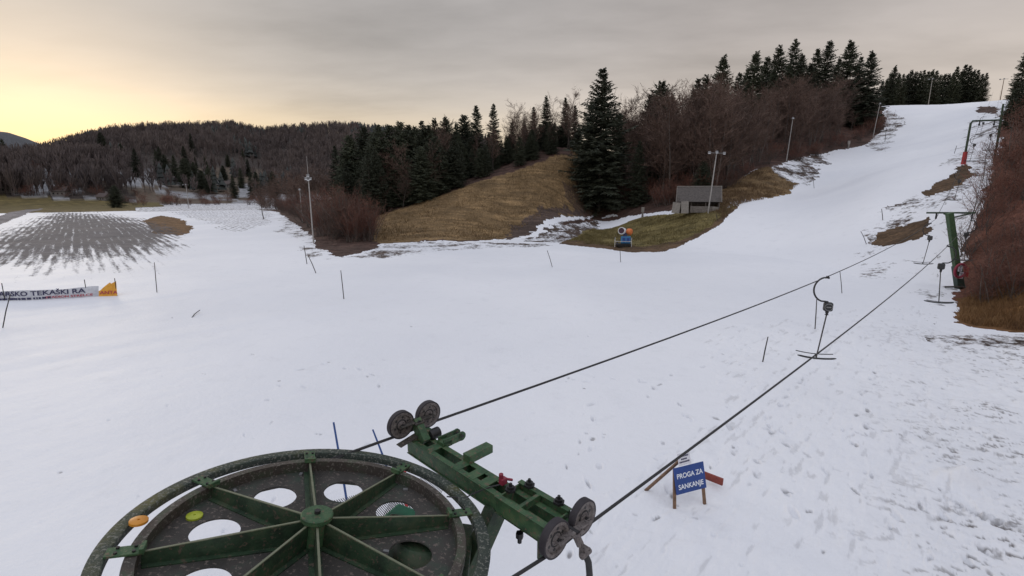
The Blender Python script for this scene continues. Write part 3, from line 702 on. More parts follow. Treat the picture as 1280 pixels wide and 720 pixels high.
pad = MB(); pad.bar(along(.12), along(1.65), .44, .36, (0, 1, 0)); pad.build('foot_pad', surf('dark_pad', [(.02,.035,.03),(.03,.06,.045)], 8, .5), tower, False, .05)
rg = MB(); 
Rr = Matrix.Rotation(math.radians(12), 3, 'Z')@Matrix.Rotation(PI/2, 3, 'X')
pts = [along(1.35)+Vector((-.05, -.26, 0))+Rr@Vector((.42*math.cos(a), .42*math.sin(a), 0)) for a in np.linspace(.2, 2*PI-.2, 28)]
rg.tube(pts, .075, 8); rg.build('red_ring_pad', M['pink'], tower, True)
fr = Vector((math.sin(math.radians(-38)), -math.cos(math.radians(38)), 0))
nf = MB(); nf.box(along(.95)+Vector((.35, -.15, .25)), (.30, .03, .60), Matrix.Rotation(.1, 3, 'Y')); nf.build('red_flap', M['red'], tower)
Rz = Matrix.Rotation(-math.radians(40), 3, 'Z')
for h, c_ in ((1.50, 'paper'), (1.02, 'paper')):
    c0 = along(h)+Vector((-.16, -.24, 0)) if False else along(h)+Vector((-.0, -.235, 0))
    p = MB(); p.box(c0, (.30, .012, .40), Matrix.Rotation(math.radians(8), 3, 'Z')); po = p.build('sign_plate', M[c_], tower)
    k = MB()
    for q, wd in ((.13, .20), (.05, .12), (-.04, .22), (-.12, .16)): k.box(c0+Vector((0, -.009, q)), (wd, .004, .04), Matrix.Rotation(math.radians(8), 3, 'Z'))
    k.build('sign_marks', M['navy'], po)
gk = MB(); gk.tube([lo((TB.x-.9, TB.y+.1, tb+.05)), lo((TB.x-.3, TB.y-.2, tb+.12)), lo((TB.x+.9, TB.y-.2, tb+.05))], .06, 6); gk.build('base_beam', M['rust'], tower)
# the gate-shaped tower higher up
YG = 54.0
GB = Vector(at(1204, 206, YG)); GT = Vector(at(1214, 151, YG)); GR = Vector(at(1251, 150, YG-1.2))
gz = hz(GB.x, GB.y)
gate = thing('gate_tower', 'dark gate-shaped lift support with red padded leg high on the slope', 'lift tower', (GB.x, GB.y, gz-.1))
lg_ = lambda p: Vector(p)-Vector(gate.location)
a0 = lg_((GB.x, GB.y, gz-.1)); a1 = lg_(GT); dd = (a1-a0)
MB().tube([a0, a0+dd*.94, a0+dd*.99+(lg_(GR)-a1).normalized()*.12, a1+(lg_(GR)-a1).normalized()*.4], [.11, .10, .09, .09], 10).build('leg', M['dgreen'], gate, True)
a2 = lg_(GR); f0 = Vector((GR.x+.15, GR.y, hz(GR.x, GR.y)-.1))
MB().tube([lg_(f0), a2, a2+(a2-lg_(f0)).normalized()*1.6], [.11, .10, .08], 10).build('leg', M['dgreen'], gate, True)
MB().tube([a1+Vector((.1, 0, -.02)), a2], .09, 10).build('crossbar', M['dgreen'], gate, True)
MB().tube([a0+dd*.0, a0+dd*.30], [.22, .20], 12).build('leg_pad', M['red'], gate, True)
GL_ = a1.lerp(a2, .30); GR_ = a1.lerp(a2, .80)
for P in (GL_, GR_):
    s2 = MB(); s2.box(P+Vector((0, 0, -.22)), (.08, .4, .36), Matrix.Rotation(-math.radians(46), 3, 'Z')).box(P+Vector((0, 0, -.42)), (.14, .7, .14), Matrix.Rotation(-math.radians(46), 3, 'Z')); s2.build('sheave_hanger', M['steel'], gate)
# ------------------------------------------------------------------ the haul rope
bl = beam.matrix_world
def sag(a, b, s, n=26):
    a = Vector(a); b = Vector(b); return [a.lerp(b, t)+Vector((0, 0, -4*s*t*(1-t))) for t in np.linspace(0, 1, n)]
drop = SR-.022
L_in = bl@Vector((-HL, -dy, .135-drop)); L_out = bl@Vector((-HL, dy, .135-drop)); R_in = bl@Vector((HL+.02, -dy, -drop)); R_out = bl@Vector((HL+.02, dy, -drop))
TL = AL+Vector((0, 0, -.40)); TR = AR+Vector((0, 0, -.40)); GLw = Vector(gate.location)+GL_+Vector((0, 0, -.5)); GRw = Vector(gate.location)+GR_+Vector((0, 0, -.5))
TOPL = Vector(at(1238, 134, 150)); TOPR = Vector(at(1247, 134, 149)); TOPL.z = hz(TOPL.x, TOPL.y)+3; TOPR.z = hz(TOPR.x, TOPR.y)+3
left_rope = sag(L_out, TL, .46); right_rope = sag(R_out, TR, .40); l2 = sag(TL, GLw, .45, 14); r2 = sag(TR, GRw, .40, 14); l3 = sag(GLw, TOPL, .8, 14); r3 = sag(GRw, TOPR, .8, 14)
# angles of the tangent points on the wheel
def wang(p): q = p-WC; return math.degrees(math.atan2(q.dot(WB), q.dot(WA)))
aL, aR = wang(L_in), wang(R_in); rr = .93
def tang(p, s):
    q = p-WC; dd_ = math.hypot(q.dot(WA), q.dot(WB)); return wang(p)+s*math.degrees(math.acos(rr/dd_))
t0 = tang(L_in, 1); t1 = tang(R_in, -1)
if t1 < t0: t1 += 360
arc = [wp(rr, t0+(t1-t0)*k/40, -.125) for k in range(41)]
path = list(reversed(l3))+list(reversed(l2))[1:]+list(reversed(left_rope))[1:]+[L_in]+arc+[R_in]+right_rope+r2[1:]+r3[1:]
rp = MB().tube(path, .0125, 6).build('haul_rope', M['rope'], None, True); tag(rp, 'black steel haul rope looping round the big wheel and up the slope', 'rope')
# ------------------------------------------------------------------ T-bar hangers
def make_tbar():
    t = thing('t_bar', 'x', 't-bar')
    MB().box((0, 0, .0), (.05, .20, .055)).box((0, -.06, .035), (.03, .03, .05)).build('clamp', M['steel'], t, False, .005)
    pts = []
    for k in np.linspace(0, 1, 16):
        a = math.radians(95+k*170); pts.append((-.02+.17*math.cos(a)*(1.0)-.12*math.sin(k*PI), 0, -.36+.36*math.sin(a)))
    pts = [(0, 0, -.01)]+pts[1:-1]+[(.02, 0, -.71), (.09, 0, -.72)]
    MB().tube(pts, .024, 8).build('hook_arm', M['steel'], t, True)
    bx = MB().box((.10, 0, -.86), (.24, .17, .26)); bo = bx.build('spring_box', M['black'], t, False, .05)
    MB().lathe([(.09,.092),(.098,.098),(.105,.092)], 20, R=Matrix.Rotation(PI/2, 3, 'X'), c=(.10, 0, -.86)).box((.10, -.09, -.86), (.12, .012, .03)).build('box_rib', M['greysteel'], bo)
    MB().lathe([(.045,-.99),(.05,-1.02),(.028,-1.08),(.05,-1.09),(.05,-1.105),(0,-1.105)], 14, c=(.09, 0, 0)).build('rope_funnel', M['steel'], t, True)
    MB().tube([(.09, 0, -1.09), (-.03, 0, -2.42)], .019, 8).build('stick', M['stick'], t, True)
    cr_ = MB()
    cr_.tube([(-.03+x, -.035, -2.42+.20*x*x-.02) for x in np.linspace(-.5, .5, 15)], [.014]+[.028]*13+[.014], 8)
    cr_.tube([(-.03+x, .16, -2.36+.18*x*x) for x in np.linspace(-.52, .46, 15)], .014, 8); cr_.tube([(-.03, -.035, -2.44), (-.03, .16, -2.36)], .018, 6)
    cr_.build('crossbar', M['black'], t, True)
    return t
def onpath(P, px):
    def X(p): q = p-Vector((0, 0, CAMZ)); d = q.y*CP-q.z*SP; return 640+F*q.x/d
    for a, b in zip(P[:-1], P[1:]):
        if (X(a)-px)*(X(b)-px) <= 0:
            t = (px-X(a))/(X(b)-X(a)); return a.lerp(b, t)
    return P[-1]
T0 = make_tbar(); first = True
ry = math.radians(46)
for P, px, sgn, lab, s in ((left_rope, 1035, 1, 'nearest t-bar, hanging low over the snow with box and curved hook', 1.0),
                        (left_rope, 1163, 1, 't-bar on the left rope just below the T-shaped tower', 1.0),
                        (right_rope, 1185, -1, 't-bar on the right rope in front of the T-shaped tower', 1.0),
                        (right_rope, 1214, -1, 't-bar hanging behind the right arm of the T-shaped tower', 1.0),
                        (l2, 1200, 1, 'small t-bar on the left rope between the two lift towers', 1.0),
                        (l2, 1218.5, 1, 't-bar on the left rope just below the gate tower', 1.0),
                        (r2, 1242, -1, 't-bar on the right rope just below the gate tower', 1.0),
                        (l3, 1229.5, 1, 'far t-bar seen through the gate tower', 1.0)):
    p = onpath(P, px); o = T0 if first else dup(T0); first = False
    o.location = p+Vector((0, 0, -.03)); o.rotation_euler = (0, 0, math.radians(-20 if sgn > 0 else 152)); o['label'] = lab; o['group'] = 't-bars hanging from the haul rope'
# ================================================================== trees
def ribbons(segs, w0, w1):
    """thin flat twigs: segs (n,6) -> quads, random facing"""
    a = segs[:, :3]; b = segs[:, 3:]; d = b-a; d /= np.linalg.norm(d, axis=1, keepdims=True)+1e-9
    r = rng.normal(size=d.shape); s = np.cross(d, r); s /= np.linalg.norm(s, axis=1, keepdims=True)+1e-9
    w0 = np.asarray(w0).reshape(-1, 1)/2; w1 = np.asarray(w1).reshape(-1, 1)/2
    v = np.stack([a-s*w0, a+s*w0, b+s*w1, b-s*w1], 1).reshape(-1, 3)
    return v, np.arange(len(v)).reshape(-1, 4)
def spruce_proto(name, H, Rb, dens, gap, narrow=.85, seed=0, needle='spruce'):
    r_ = np.random.default_rng(seed); S = []; Wd = []
    z = H*gap
    while z < H*.985:
        t = (z-H*gap)/(H*(1-gap)); L0 = Rb*((1-t)**narrow)*(1.0 if t > .12 else .75+t*2)
        k = int(r_.integers(5, 8)*dens)
        for q in range(max(k, 3)):
            phi = r_.uniform(0, 2*PI); L = L0*r_.uniform(.55, 1.15)+.12
            if r_.random() < .05: L *= 1.2
            dr = math.radians(28-62*(1-t)**.7+r_.normal(0, 7)); out = np.array([math.cos(phi), math.sin(phi), 0])
            n = max(3, int(L/.34)); p = np.array([0, 0, z+r_.normal(0, .30)])
            for i in range(n):
                s = (i+1)/n; ang = dr+math.radians(26)*s*s
                st = (out*math.cos(ang)+np.array([0, 0, math.sin(ang)]))*(L/n); q2 = p+st
                S.append(np.concatenate([p, q2])); Wd.append((.16, .12))
                side = np.array([-out[1], out[0], 0])
                tl = (.20+.34*L*(1-s*.75))*r_.uniform(.6, 1.1)
                for sg in (-1, 1):
                    dv = out*r_.uniform(.35, .8)+side*sg*r_.uniform(.6, 1)+np.array([0, 0, r_.uniform(-.55, .0)])
                    dv /= np.linalg.norm(dv); S.append(np.concatenate([q2, q2+dv*tl])); Wd.append((.20, .05))
                if r_.random() < .6:
                    S.append(np.concatenate([q2, q2+np.array([r_.normal(0, .1), r_.normal(0, .1), -r_.uniform(.2, .5)])])); Wd.append((.16, .04))
                p = q2
        z += H*.017*r_.uniform(.5, 1.5)
    S.append(np.array([0, 0, H*.95, 0, 0, H])); Wd.append((.12, .02))
    v, f = ribbons(np.array(S), [w[0] for w in Wd], [w[1] for w in Wd])
    return fastmesh(name+'_crown', v, f, [M[needle]]), MB().tube([(0, 0, -.4), (0, 0, H*.4), (0, 0, H*.96)], [H*.012, H*.008, .02], 7)
def bare_proto(H, spread, seed, nmain=26, tw=.042, stems=1, lean=.06, dens=1.0):
    r_ = np.random.default_rng(seed); trunk = MB(); S = []; W0 = []; W1 = []
    def grow(p, d, L, w, lev):
        n = 3; pts = [p]
        for i in range(n):
            d = d+r_.normal(0, .13, 3)+np.array([0, 0, .06]); d /= np.linalg.norm(d); q = pts[-1]+d*(L/n)
            S.append(np.concatenate([pts[-1], q])); W0.append(w*(1-i*.22)); W1.append(w*(1-(i+1)*.22)); pts.append(q)
        if lev <= 0: return
        m = int((4 if lev > 1 else 5)*dens)+(1 if r_.random() < .5 else 0)
        for k in range(m):
            s = r_.uniform(.25, 1.0); j = min(int(s*n), n-1); o = pts[j]+(pts[j+1]-pts[j])*(s*n-j)
            nd = d+r_.normal(0, .55, 3); nd[2] = abs(nd[2])*.8+.1*nd[2]; nd /= np.linalg.norm(nd)
            grow(o, nd, L*r_.uniform(.38, .62), max(w*.5, tw), lev-1)
    for st in range(stems):
        ph = r_.uniform(0, 2*PI); ln = lean if stems == 1 else r_.uniform(.1, .55)
        h = H*(1 if stems == 1 else r_.uniform(.6, 1.0)); base = np.array([r_.normal(0, .05*stems), r_.normal(0, .05*stems), -.3])
        ks = 7; P = [base]; d = np.array([math.cos(ph)*ln, math.sin(ph)*ln, 1.0])
        for i in range(ks):
            d = d+r_.normal(0, .07, 3); d[2] = abs(d[2]); d /= np.linalg.norm(d); P.append(P[-1]+d*(h*.92/ks))
        r0 = (.0095*H if stems == 1 else .008*H)
        trunk.tube([tuple(p) for p in P], [r0*(1-.86*i/ks)+.006 for i in range(ks+1)], 6, False)
        for b in range(nmain if stems == 1 else max(4, nmain//stems)):
            t = r_.uniform(.22 if stems == 1 else .12, 1.0); j = min(int(t*ks), ks-1); o = P[j]+(P[j+1]-P[j])*(t*ks-j)
            a = r_.uniform(0, 2*PI); up = r_.uniform(.6, 1.9); nd = np.array([math.cos(a), math.sin(a), up]); nd /= np.linalg.norm(nd)
            L = spread*(1.0-.45*t)*r_.uniform(.6, 1.15)
            grow(o, nd, L, max(r0*.7*(1-.6*t), tw*1.2), 2)
    v, f = ribbons(np.array(S), W0, W1)
    return fastmesh('bare_crown', v, f, [M['twig']]), trunk
def proto(kind, crown, trunk, bark, cname='crown'):
    t = thing(kind, 'x', 'tree' if 'shrub' not in kind else 'shrub')
    me = crown; o = bpy.data.objects.new(cname, me); COL.objects.link(o); o.parent = t
    trunk.build('trunk' if 'shrub' not in kind else 'stem', M[bark], t, True)
    return t
PR_ = {}; used = set()
def regp(key, H, t): PR_[key] = (t, H)
for i, (H, Rb, dn, gp, nr_) in enumerate([(22, 4.6, 1.75, .08, .78), (22, 3.7, 1.7, .05, .72), (20, 4.2, 1.2, .20, .82), (24, 6.2, 2.0, .04, .80), (18, 4.6, 1.7, .10, .55)]):
    c_, t_ = spruce_proto('spruce', H, Rb, dn, gp, nr_, 20+i); regp('spruce%d' % i, H, proto('spruce_tree', c_, t_, 'bark'))
for i, (H, sp, nm) in enumerate([(13, 4.0, 46), (12, 4.6, 46), (14, 3.4, 44), (11, 4.4, 44)]):
    c_, t_ = bare_proto(H, sp, 40+i, nm); regp('bare%d' % i, H, proto('bare_tree', c_, t_, 'bark'))
c_, t_ = bare_proto(15, 3.2, 61, 26, dens=.8, lean=.12); regp('birch0', 15, proto('birch_tree', c_, t_, 'palebark'))
for i, (H, sp, st) in enumerate([(4.2, 2.0, 11), (3.6, 2.0, 13), (5.2, 2.2, 12)]):
    c_, t_ = bare_proto(H, sp, 70+i, 72, .018, st, dens=.95); c_.materials[0] = M['redtwig' if i != 2 else 'twig']
    regp('shrub%d' % i, H, proto('bare_shrub', c_, t_, 'bark'))
def plant(key, x, y, h, label, group, wid=1.0, rot=None, tilt=0):
    t, H = PR_[key]; o = t if key not in used else dup(t); used.add(key)
    s = h/H; o.scale = (s*wid, s*wid, s); o.location = (x, y, hz(x, y)-.05)
    o.rotation_euler = (tilt, 0, random.uniform(0, 6.28) if rot is None else rot); o['label'] = label
    if group: o['group'] = group
    elif 'group' in o: del o['group']
    return o
def plant_top(key, px, py, Y, label, group, wid=1.0, hmin=3):
    p = at(px, py, Y); h = p[2]-hz(p[0], p[1]); return plant(key, p[0], p[1], max(h, hmin), label, group, wid)
def sp_(): return 'spruce%d' % random.choice([0, 0, 1, 1, 2, 4])
# spruces towering behind the wood beside the slope
GA = 'spruces behind the bare wood'; LA = 'tall dark spruce rising behind the bare wood left of the ski slope'
for px, py, Y, key in [(873,97,118,'spruce1'),(883,93,122,'spruce0'),(905,68,118,'spruce0'),(925,90,124,'spruce1'),(946,63,128,'spruce0'),(960,70,130,'spruce1'),(975,56,132,'spruce0'),(995,48,134,'spruce2'),(1004,66,138,'spruce0'),
        (1023,60,138,'spruce1'),(1038,50,138,'spruce1'),(1065,49,136,'spruce0'),(1077,70,140,'spruce1'),(1091,63,131,'spruce0'),(827,104,104,'spruce4'),(813,117,106,'spruce1'),(840,116,108,'spruce0'),(893,104,130,'spruce1'),(935,84,135,'spruce1'),(1050,72,142,'spruce1'),(1014,78,132,'spruce0'),(987,80,128,'spruce1'),(968,86,125,'spruce1')]:
    plant_top(key, px, py, Y, LA, GA, random.uniform(1.15, 1.5))
for px in np.arange(1104, 1236, 5.2):
    py = 86+random.uniform(-6, 7)+(12 if px < 1114 else 0)+(10 if px > 1226 else 0)
    plant_top(random.choice(['spruce1', 'spruce0']), px, py, random.uniform(176, 205), 'dark spruce in the dense row beyond the top of the ski slope', 'spruces beyond the top of the slope', 1.15)
# the big spruce and its neighbours
plant_top('spruce3', 754, 84, 88, 'biggest spruce, broad and dark, standing right of the brown hillside', None, 1.36)
plant_top('spruce0', 739, 128, 92, 'spruce close against the left side of the biggest spruce', None, 1.1)
plant_top('spruce1', 775, 140, 94, 'slim spruce close against the right side of the biggest spruce', None, 1.1)
plant_top('spruce1', 800, 175, 84, 'small spruce among the bare trees left of the hut', None, 1.3)
plant_top('spruce4', 880, 202, 76, 'dark bushy spruce right behind the hut', None, 1.5)
# the conifer wood above the brown hillside
GB_ = 'conifers of the wood above the brown hillside'; LB = 'dark conifer in the dense wood above the brown hillside'
ex, ey = [400, 470, 540, 600, 660, 715], [92, 78, 84, 89, 94, 99]
for px, py in [(418,181),(436,171),(454,160),(472,158),(487,158),(500,154),(519,160),(527,150),(543,147),(557,148),(570,152),(595,131),(617,129),(640,152),(667,133),(683,119),(707,121),(719,131),(655,150),(580,145),(535,158),(465,165),(510,158)]:
    Y = np.interp(px, ex, ey)+random.uniform(2, 13)
    plant_top(random.choice(['spruce4', 'spruce0', 'spruce1', 'spruce4']) if px < 590 else random.choice(['spruce1', 'spruce0']), px, py, Y, LB, GB_, random.uniform(1.05, 1.35))
for k in range(95):
    px = random.uniform(425, 725); Y = np.interp(px, ex, ey)+random.uniform(-2.5, 14); x = ray(px, 240)[0]*Y
    topy = np.interp(px, [425, 500, 590, 640, 725], [190, 172, 160, 168, 150])+random.uniform(0, 34)
    plant_top(random.choice(['spruce4', 'spruce4', 'spruce0', 'spruce3']), px, topy, Y, LB, GB_, random.uniform(1.1, 1.5), 5)
for k in range(9):
    px = random.uniform(630, 725); Y = np.interp(px, ex, ey)+random.uniform(1, 8); x = ray(px, 240)[0]*Y
    plant('bare%d' % random.randrange(4), x, Y, random.uniform(6, 10), 'bare tree on the upper edge of the brown hillside', 'bare trees at the top edge of the brown hillside')
for px, py in [(565,146),(578,150),(648,155),(634,160)]: plant_top('bare2', px, py, np.interp(px, ex, ey)+18, 'pale bare tree standing among the dark conifers', 'bare trees among the conifers', .8)
for k in range(16):
    px = random.uniform(440, 720); Y = np.interp(px, ex, ey)+random.uniform(-2.5, 5)
    plant('bare%d' % random.randrange(4), ray(px, 240)[0]*Y, Y, random.uniform(6, 11), 'bare tree at the front of the conifer wood above the brown hillside', 'bare trees along the conifer wood', .9)
# bare wood between hut and ski slope
wx_, wy_ = [745, 765, 800, 850, 905, 960, 1000, 1040, 1090], [90, 87, 85, 75, 74, 92, 99, 111, 127]
LW = 'bare reddish brown tree in the wood along the left edge of the ski slope'; GW = 'bare trees of the wood beside the slope'
for k in range(165):
    px = random.uniform(768, 1096); Y = np.interp(px, wx_, wy_)+random.uniform(1.5, 34)*(1 if px < 1040 else .55)
    topy = np.interp(px, [768, 800, 830, 870, 930, 1000, 1060, 1100], [132, 124, 116, 112, 106, 98, 104, 122])+random.expovariate(1/22)
    plant_top('bare%d' % random.randrange(4), px, topy, Y, LW, GW, random.uniform(.85, 1.2), 5)
for px, py, Y in [(835, 108, 92), (853, 110, 100), (918, 104, 88), (968, 108, 100), (1022, 106, 112), (1058, 112, 122), (872, 118, 84), (1000, 100, 112), (944, 128, 96), (786, 138, 92)]:
    plant_top('birch0', px, py, Y, 'tall pale-trunked bare tree standing out of the brown wood', 'pale-trunked trees in the wood', .8)
for k in range(62):
    px = random.uniform(748, 1100); Y = np.interp(px, wx_, wy_)+random.uniform(-.5, 5); x = ray(px, 240)[0]*Y
    if 838 < px < 905 and Y < 76: Y += 6; x = ray(px, 240)[0]*Y
    plant('shrub%d' % random.randrange(3), x, Y, random.uniform(2.0, 4.6), 'low bare shrub at the front edge of the wood by the ski slope', 'shrubs along the wood edge', random.uniform(1, 1.4))
# shrubs on the left around the lamp pole
for k in range(20):
    px = random.gauss(430, 18); px = min(max(px, 396), 468); Y = random.uniform(59.5, 68); x = ray(px, 240)[0]*Y
    plant(random.choice(['shrub2', 'shrub2', 'shrub0']), x, Y, random.uniform(4.2, 7.4)*(1-.35*abs(px-432)/36), 'tall bare thicket shrub right of the tall floodlight pole on the left', 'thicket beside the left floodlight pole', 1.0)
for k in range(46):
    t = random.random(); px = 322+t*92+random.uniform(-4, 8); Y = np.interp(px, [322, 345, 362, 385, 398, 415], [172, 165, 118, 80, 66, 62])+random.uniform(2, 26); x = ray(px, 240)[0]*Y
    plant(random.choice(['shrub2', 'shrub2', 'shrub1']), x, Y, random.uniform(3, 6), 'bare brown shrub along the far edge of the snowfield on the left', 'shrubs along the left snow edge', 1.2)
for k in range(40):
    px = random.uniform(318, 470); Y = random.uniform(95, 215); x = ray(px, 240)[0]*Y
    plant('bare%d' % random.randrange(4), x, Y, random.uniform(7, 12), 'bare brown tree behind the thicket at the left edge of the conifer wood', 'bare trees behind the left thicket', 1.2)
# valley floor behind the field
plant_top('spruce4', 142, 232, 186, 'single dark rounded conifer at the far edge of the grass field', None, 1.7, 3)
for k in range(110):
    px = random.choice([random.uniform(-30, 330), random.uniform(-20, 130)]); Y = random.uniform(208, 275)+(0 if px > 160 else 22); x = ray(px, 240)[0]*Y
    plant(random.choice(['shrub0', 'shrub1', 'bare1', 'bare3']), x, Y, random.uniform(2, 7.5), 'distant bare bush on the valley floor beyond the field', 'bushes beyond the field', 1.5)
for k in range(44):
    px = random.choice([random.gauss(235, 30), random.gauss(290, 22), random.uniform(175, 335), random.uniform(-20,170)]); Y = random.uniform(285, 400); x = ray(px, 240)[0]*Y
    if hills(np.array([x]), np.array([Y]))[0] < 1 and px < 170: continue
    plant(random.choice(['spruce0', 'spruce1', 'spruce4']), x, Y, random.uniform(9, 19), 'distant dark conifer on the lower slope of the far hill', 'conifers low on the far hill', 1.2)
# right bank
GR2 = 'shrubs on the right bank'; LR = 'bare reddish shrub in the thicket on the right bank beside the lift'
def bankY(px): return px
rb = []
bx0 = [(20.5, 1242), (24, 1240), (28, 1232), (30, 1222), (33, 1226), (40, 1240), (50, 1248), (62, 1262), (75, 1268), (100, 1271), (150, 1280)]
bY = [b[0] for b in bx0]; bX = [b[1] for b in bx0]
for k in range(74):
    Y = 25+ (random.random()**1.5)*75; px = np.interp(Y, bY, bX)+random.random()**1.3*150+(2 if Y > 30 else 6); x = ray(px, 240)[0]*Y
    if abs(Y-29.5) < 2.2 and px < 1236: continue
    hgt = random.uniform(1.8, 3.6) if Y < 32 else random.uniform(2.4, 4.8)
    if Y < 32 and px < 1262: hgt *= .55
    plant('shrub%d' % random.randrange(3), x, Y, hgt, LR, GR2, random.uniform(.95, 1.2))
for k in range(26):
    Y = random.uniform(42, 120); px = np.interp(Y, bY, bX)+12+random.random()*90; x = ray(px, 240)[0]*Y
    plant('shrub%d' % random.randrange(3), x, Y, random.uniform(5, 8.5), 'tall bare bush rising above the thicket on the right bank', 'tall bushes on the right bank', .9)
for px, py, Y in [(1284, 62, 75), (1272, 98, 92), (1296, 70, 70), (1268, 112, 118)]: plant_top('spruce1', px, py, Y, 'dark spruce at the right margin above the bank', 'spruces at the right margin', 1.2)
for k in PR_:
    if k not in used:
        t, H = PR_[k]
        for c in list(t.children): bpy.data.objects.remove(c)
        bpy.data.objects.remove(t)
# ------------------------------------------------------------------ far-off woods: two masses nobody could count
def farwood(name, n, dark, mat, seed):
    r_ = np.random.default_rng(seed); V = []; Fc = []; off = 0; S = []; W0 = []; W1 = []; cnt = 0
    while cnt < n:
        m = 4000; px = r_.uniform(-160, 620, m); a = np.arctan2((px-640)/F/CP*.98, 1); r = np.exp(r_.uniform(math.log(285), math.log(760), m))
        x = r*np.sin(a); y = r*np.cos(a); h = hills(x, y); d = fbm(x*.012+31, y*.012, 3); d = d*.5+.5*fbm(x*.035, y*.035+9, 2)
        clear = fbm(x*.010+77, y*.016+5, 3)
        low = (h < 34) & ((clear > .50) | ((px > 175) & (px < 338)))
        ok = (h > 4) & ((d > .60) if dark else (d < .64)) & (~low | (r_.random(m) < .10))
        x, y, h = x[ok], y[ok], h[ok]
        for i in range(len(x)):
            if cnt >= n: break
            cnt += 1; H = r_.uniform(8, 15) if not dark else r_.uniform(8, 15); c = np.array([x[i], y[i], h[i]])
            if dark:
                k = 7; tw = r_.uniform(.20, .32)*H
                for q in range(4):
                    z0 = H*(.08+.21*q); z1 = min(z0+H*.40, H); rad = tw*(1-.22*q)
                    an = np.arange(k)*2*PI/k+r_.uniform(0, 6); rr = rad*r_.uniform(.6, 1.15, k)
                    ring = np.stack([rr*np.cos(an), rr*np.sin(an), np.full(k, z0)+r_.uniform(-.5, .5, k)], 1)+c
                    V.append(np.vstack([ring, c+[0, 0, z1]])); idx_ = np.arange(k)
                    Fc.append(np.stack([idx_, (idx_+1) % k, np.full(k, k)], 1)+off); off += k+1
            else:
                S.append(np.concatenate([c-[0, 0, .5], c+[r_.normal(0, .4), r_.normal(0, .4), H*.9]])); W0.append(.34); W1.append(.14)
                kk = 24; an = r_.uniform(0, 6.28, kk); z0 = H*r_.uniform(.22, .75, kk); L = H*.30*(1.15-z0/H)*r_.uniform(.8, 1.4, kk)
                p0 = c+np.stack([0*z0, 0*z0, z0], 1); p1 = p0+np.stack([L*.55*np.cos(an), L*.55*np.sin(an), L*r_.uniform(.9, 2.2, kk)], 1)
                p1[:, 2] = np.minimum(p1[:, 2], c[2]+H)
                S += list(np.concatenate([p0, p1], 1)); W0 += list(np.full(kk, .26)); W1 += list(np.full(kk, .30))
    if dark: v, f = np.vstack(V), np.vstack(Fc)
    else: v, f = ribbons(np.array(S), W0, W1)
    o = bpy.data.objects.new(name, fastmesh(name, v, f, [mat])); COL.objects.link(o); tag(o, kind='stuff'); return o
tag(farwood('far_bare_wood', 9000, False, M['farbrown'], 5), 'brown leafless wood covering the far hills on the left', 'wood')
tag(farwood('far_conifer_wood', 900, True, M['fardark'], 6), 'dark conifer clumps scattered over the far hills on the left', 'wood')

# ------------------------------------------------------------------ dry grass on the banks
def tufts(name, label, pts, n, h0, h1, cols, w=.05):
    P = gpoly(pts); A = np.array(P); out = []; r_ = np.random.default_rng(len(pts)+n)
    while sum(map(len, out)) < n:
        a = r_.uniform(A[:, 0].min(), A[:, 0].max(), 4*n); l = 0.5*np.log(r_.uniform(math.exp(2*A[:, 1].min()), math.exp(2*A[:, 1].max()), 4*n))
        ok = inside(a, l, P); r = np.exp(l[ok]); p = np.stack([r*np.sin(a[ok]), r*np.cos(a[ok])], 1); q = fbm(p[:, 0]*.5, p[:, 1]*.5, 3); out.append(p[q > r_.uniform(.25, .6, len(q))])
    p = np.vstack(out)[:n]; z = height(p[:, 0], p[:, 1]); H = r_.uniform(h0, h1, n); b = np.stack([p[:, 0], p[:, 1], z-.04], 1)
    t = b+np.stack([r_.normal(0, .35, n)*H, r_.normal(0, .35, n)*H, H], 1)
    v, f = ribbons(np.concatenate([b, t], 1), np.full(n, w), np.full(n, w*.25))
    o = bpy.data.objects.new(name, fastmesh(name, v, f, [surf(name, cols, .7, .9, 0, 0)])); COL.objects.link(o); tag(o, label, 'grass', kind='stuff')
tufts('hillside_grass', 'dry brown grass on the hillside', [(472,302),(475,272),(540,250),(600,229),(660,209),(712,196),(745,205),(735,245),(700,265),(650,285),(612,300)], 26000, .12, .42, [(.10,.06,.03),(.20,.135,.065),(.27,.19,.10)], .07)
tufts('mound_grass', 'olive dry grass on the mound beside the snow gun', [(706,303),(742,286),(800,274),(845,267),(900,259),(920,257),(905,272),(878,288),(850,301),(825,310),(790,311),(750,306)], 12000, .08, .30, [(.08,.07,.025),(.15,.12,.045),(.20,.16,.07)], .05)
tufts('bank_grass', 'orange brown dry grass at the foot of the right bank', [(1199,400),(1203,378),(1230,352),(1290,340),(1400,330),(1400,424),(1280,414),(1238,410)], 12000, .10, .45, [(.09,.045,.02),(.17,.09,.035),(.24,.14,.06)], .022)
tufts('upper_bank_grass', 'brown dry grass between the hut and the ski slope', [(862,264),(872,250),(900,242),(938,216),(960,209),(975,222),(999,231),(984,242),(955,249),(925,255),(905,273)], 9000, .12, .5, [(.08,.05,.03),(.15,.095,.05),(.21,.14,.075)], .06)
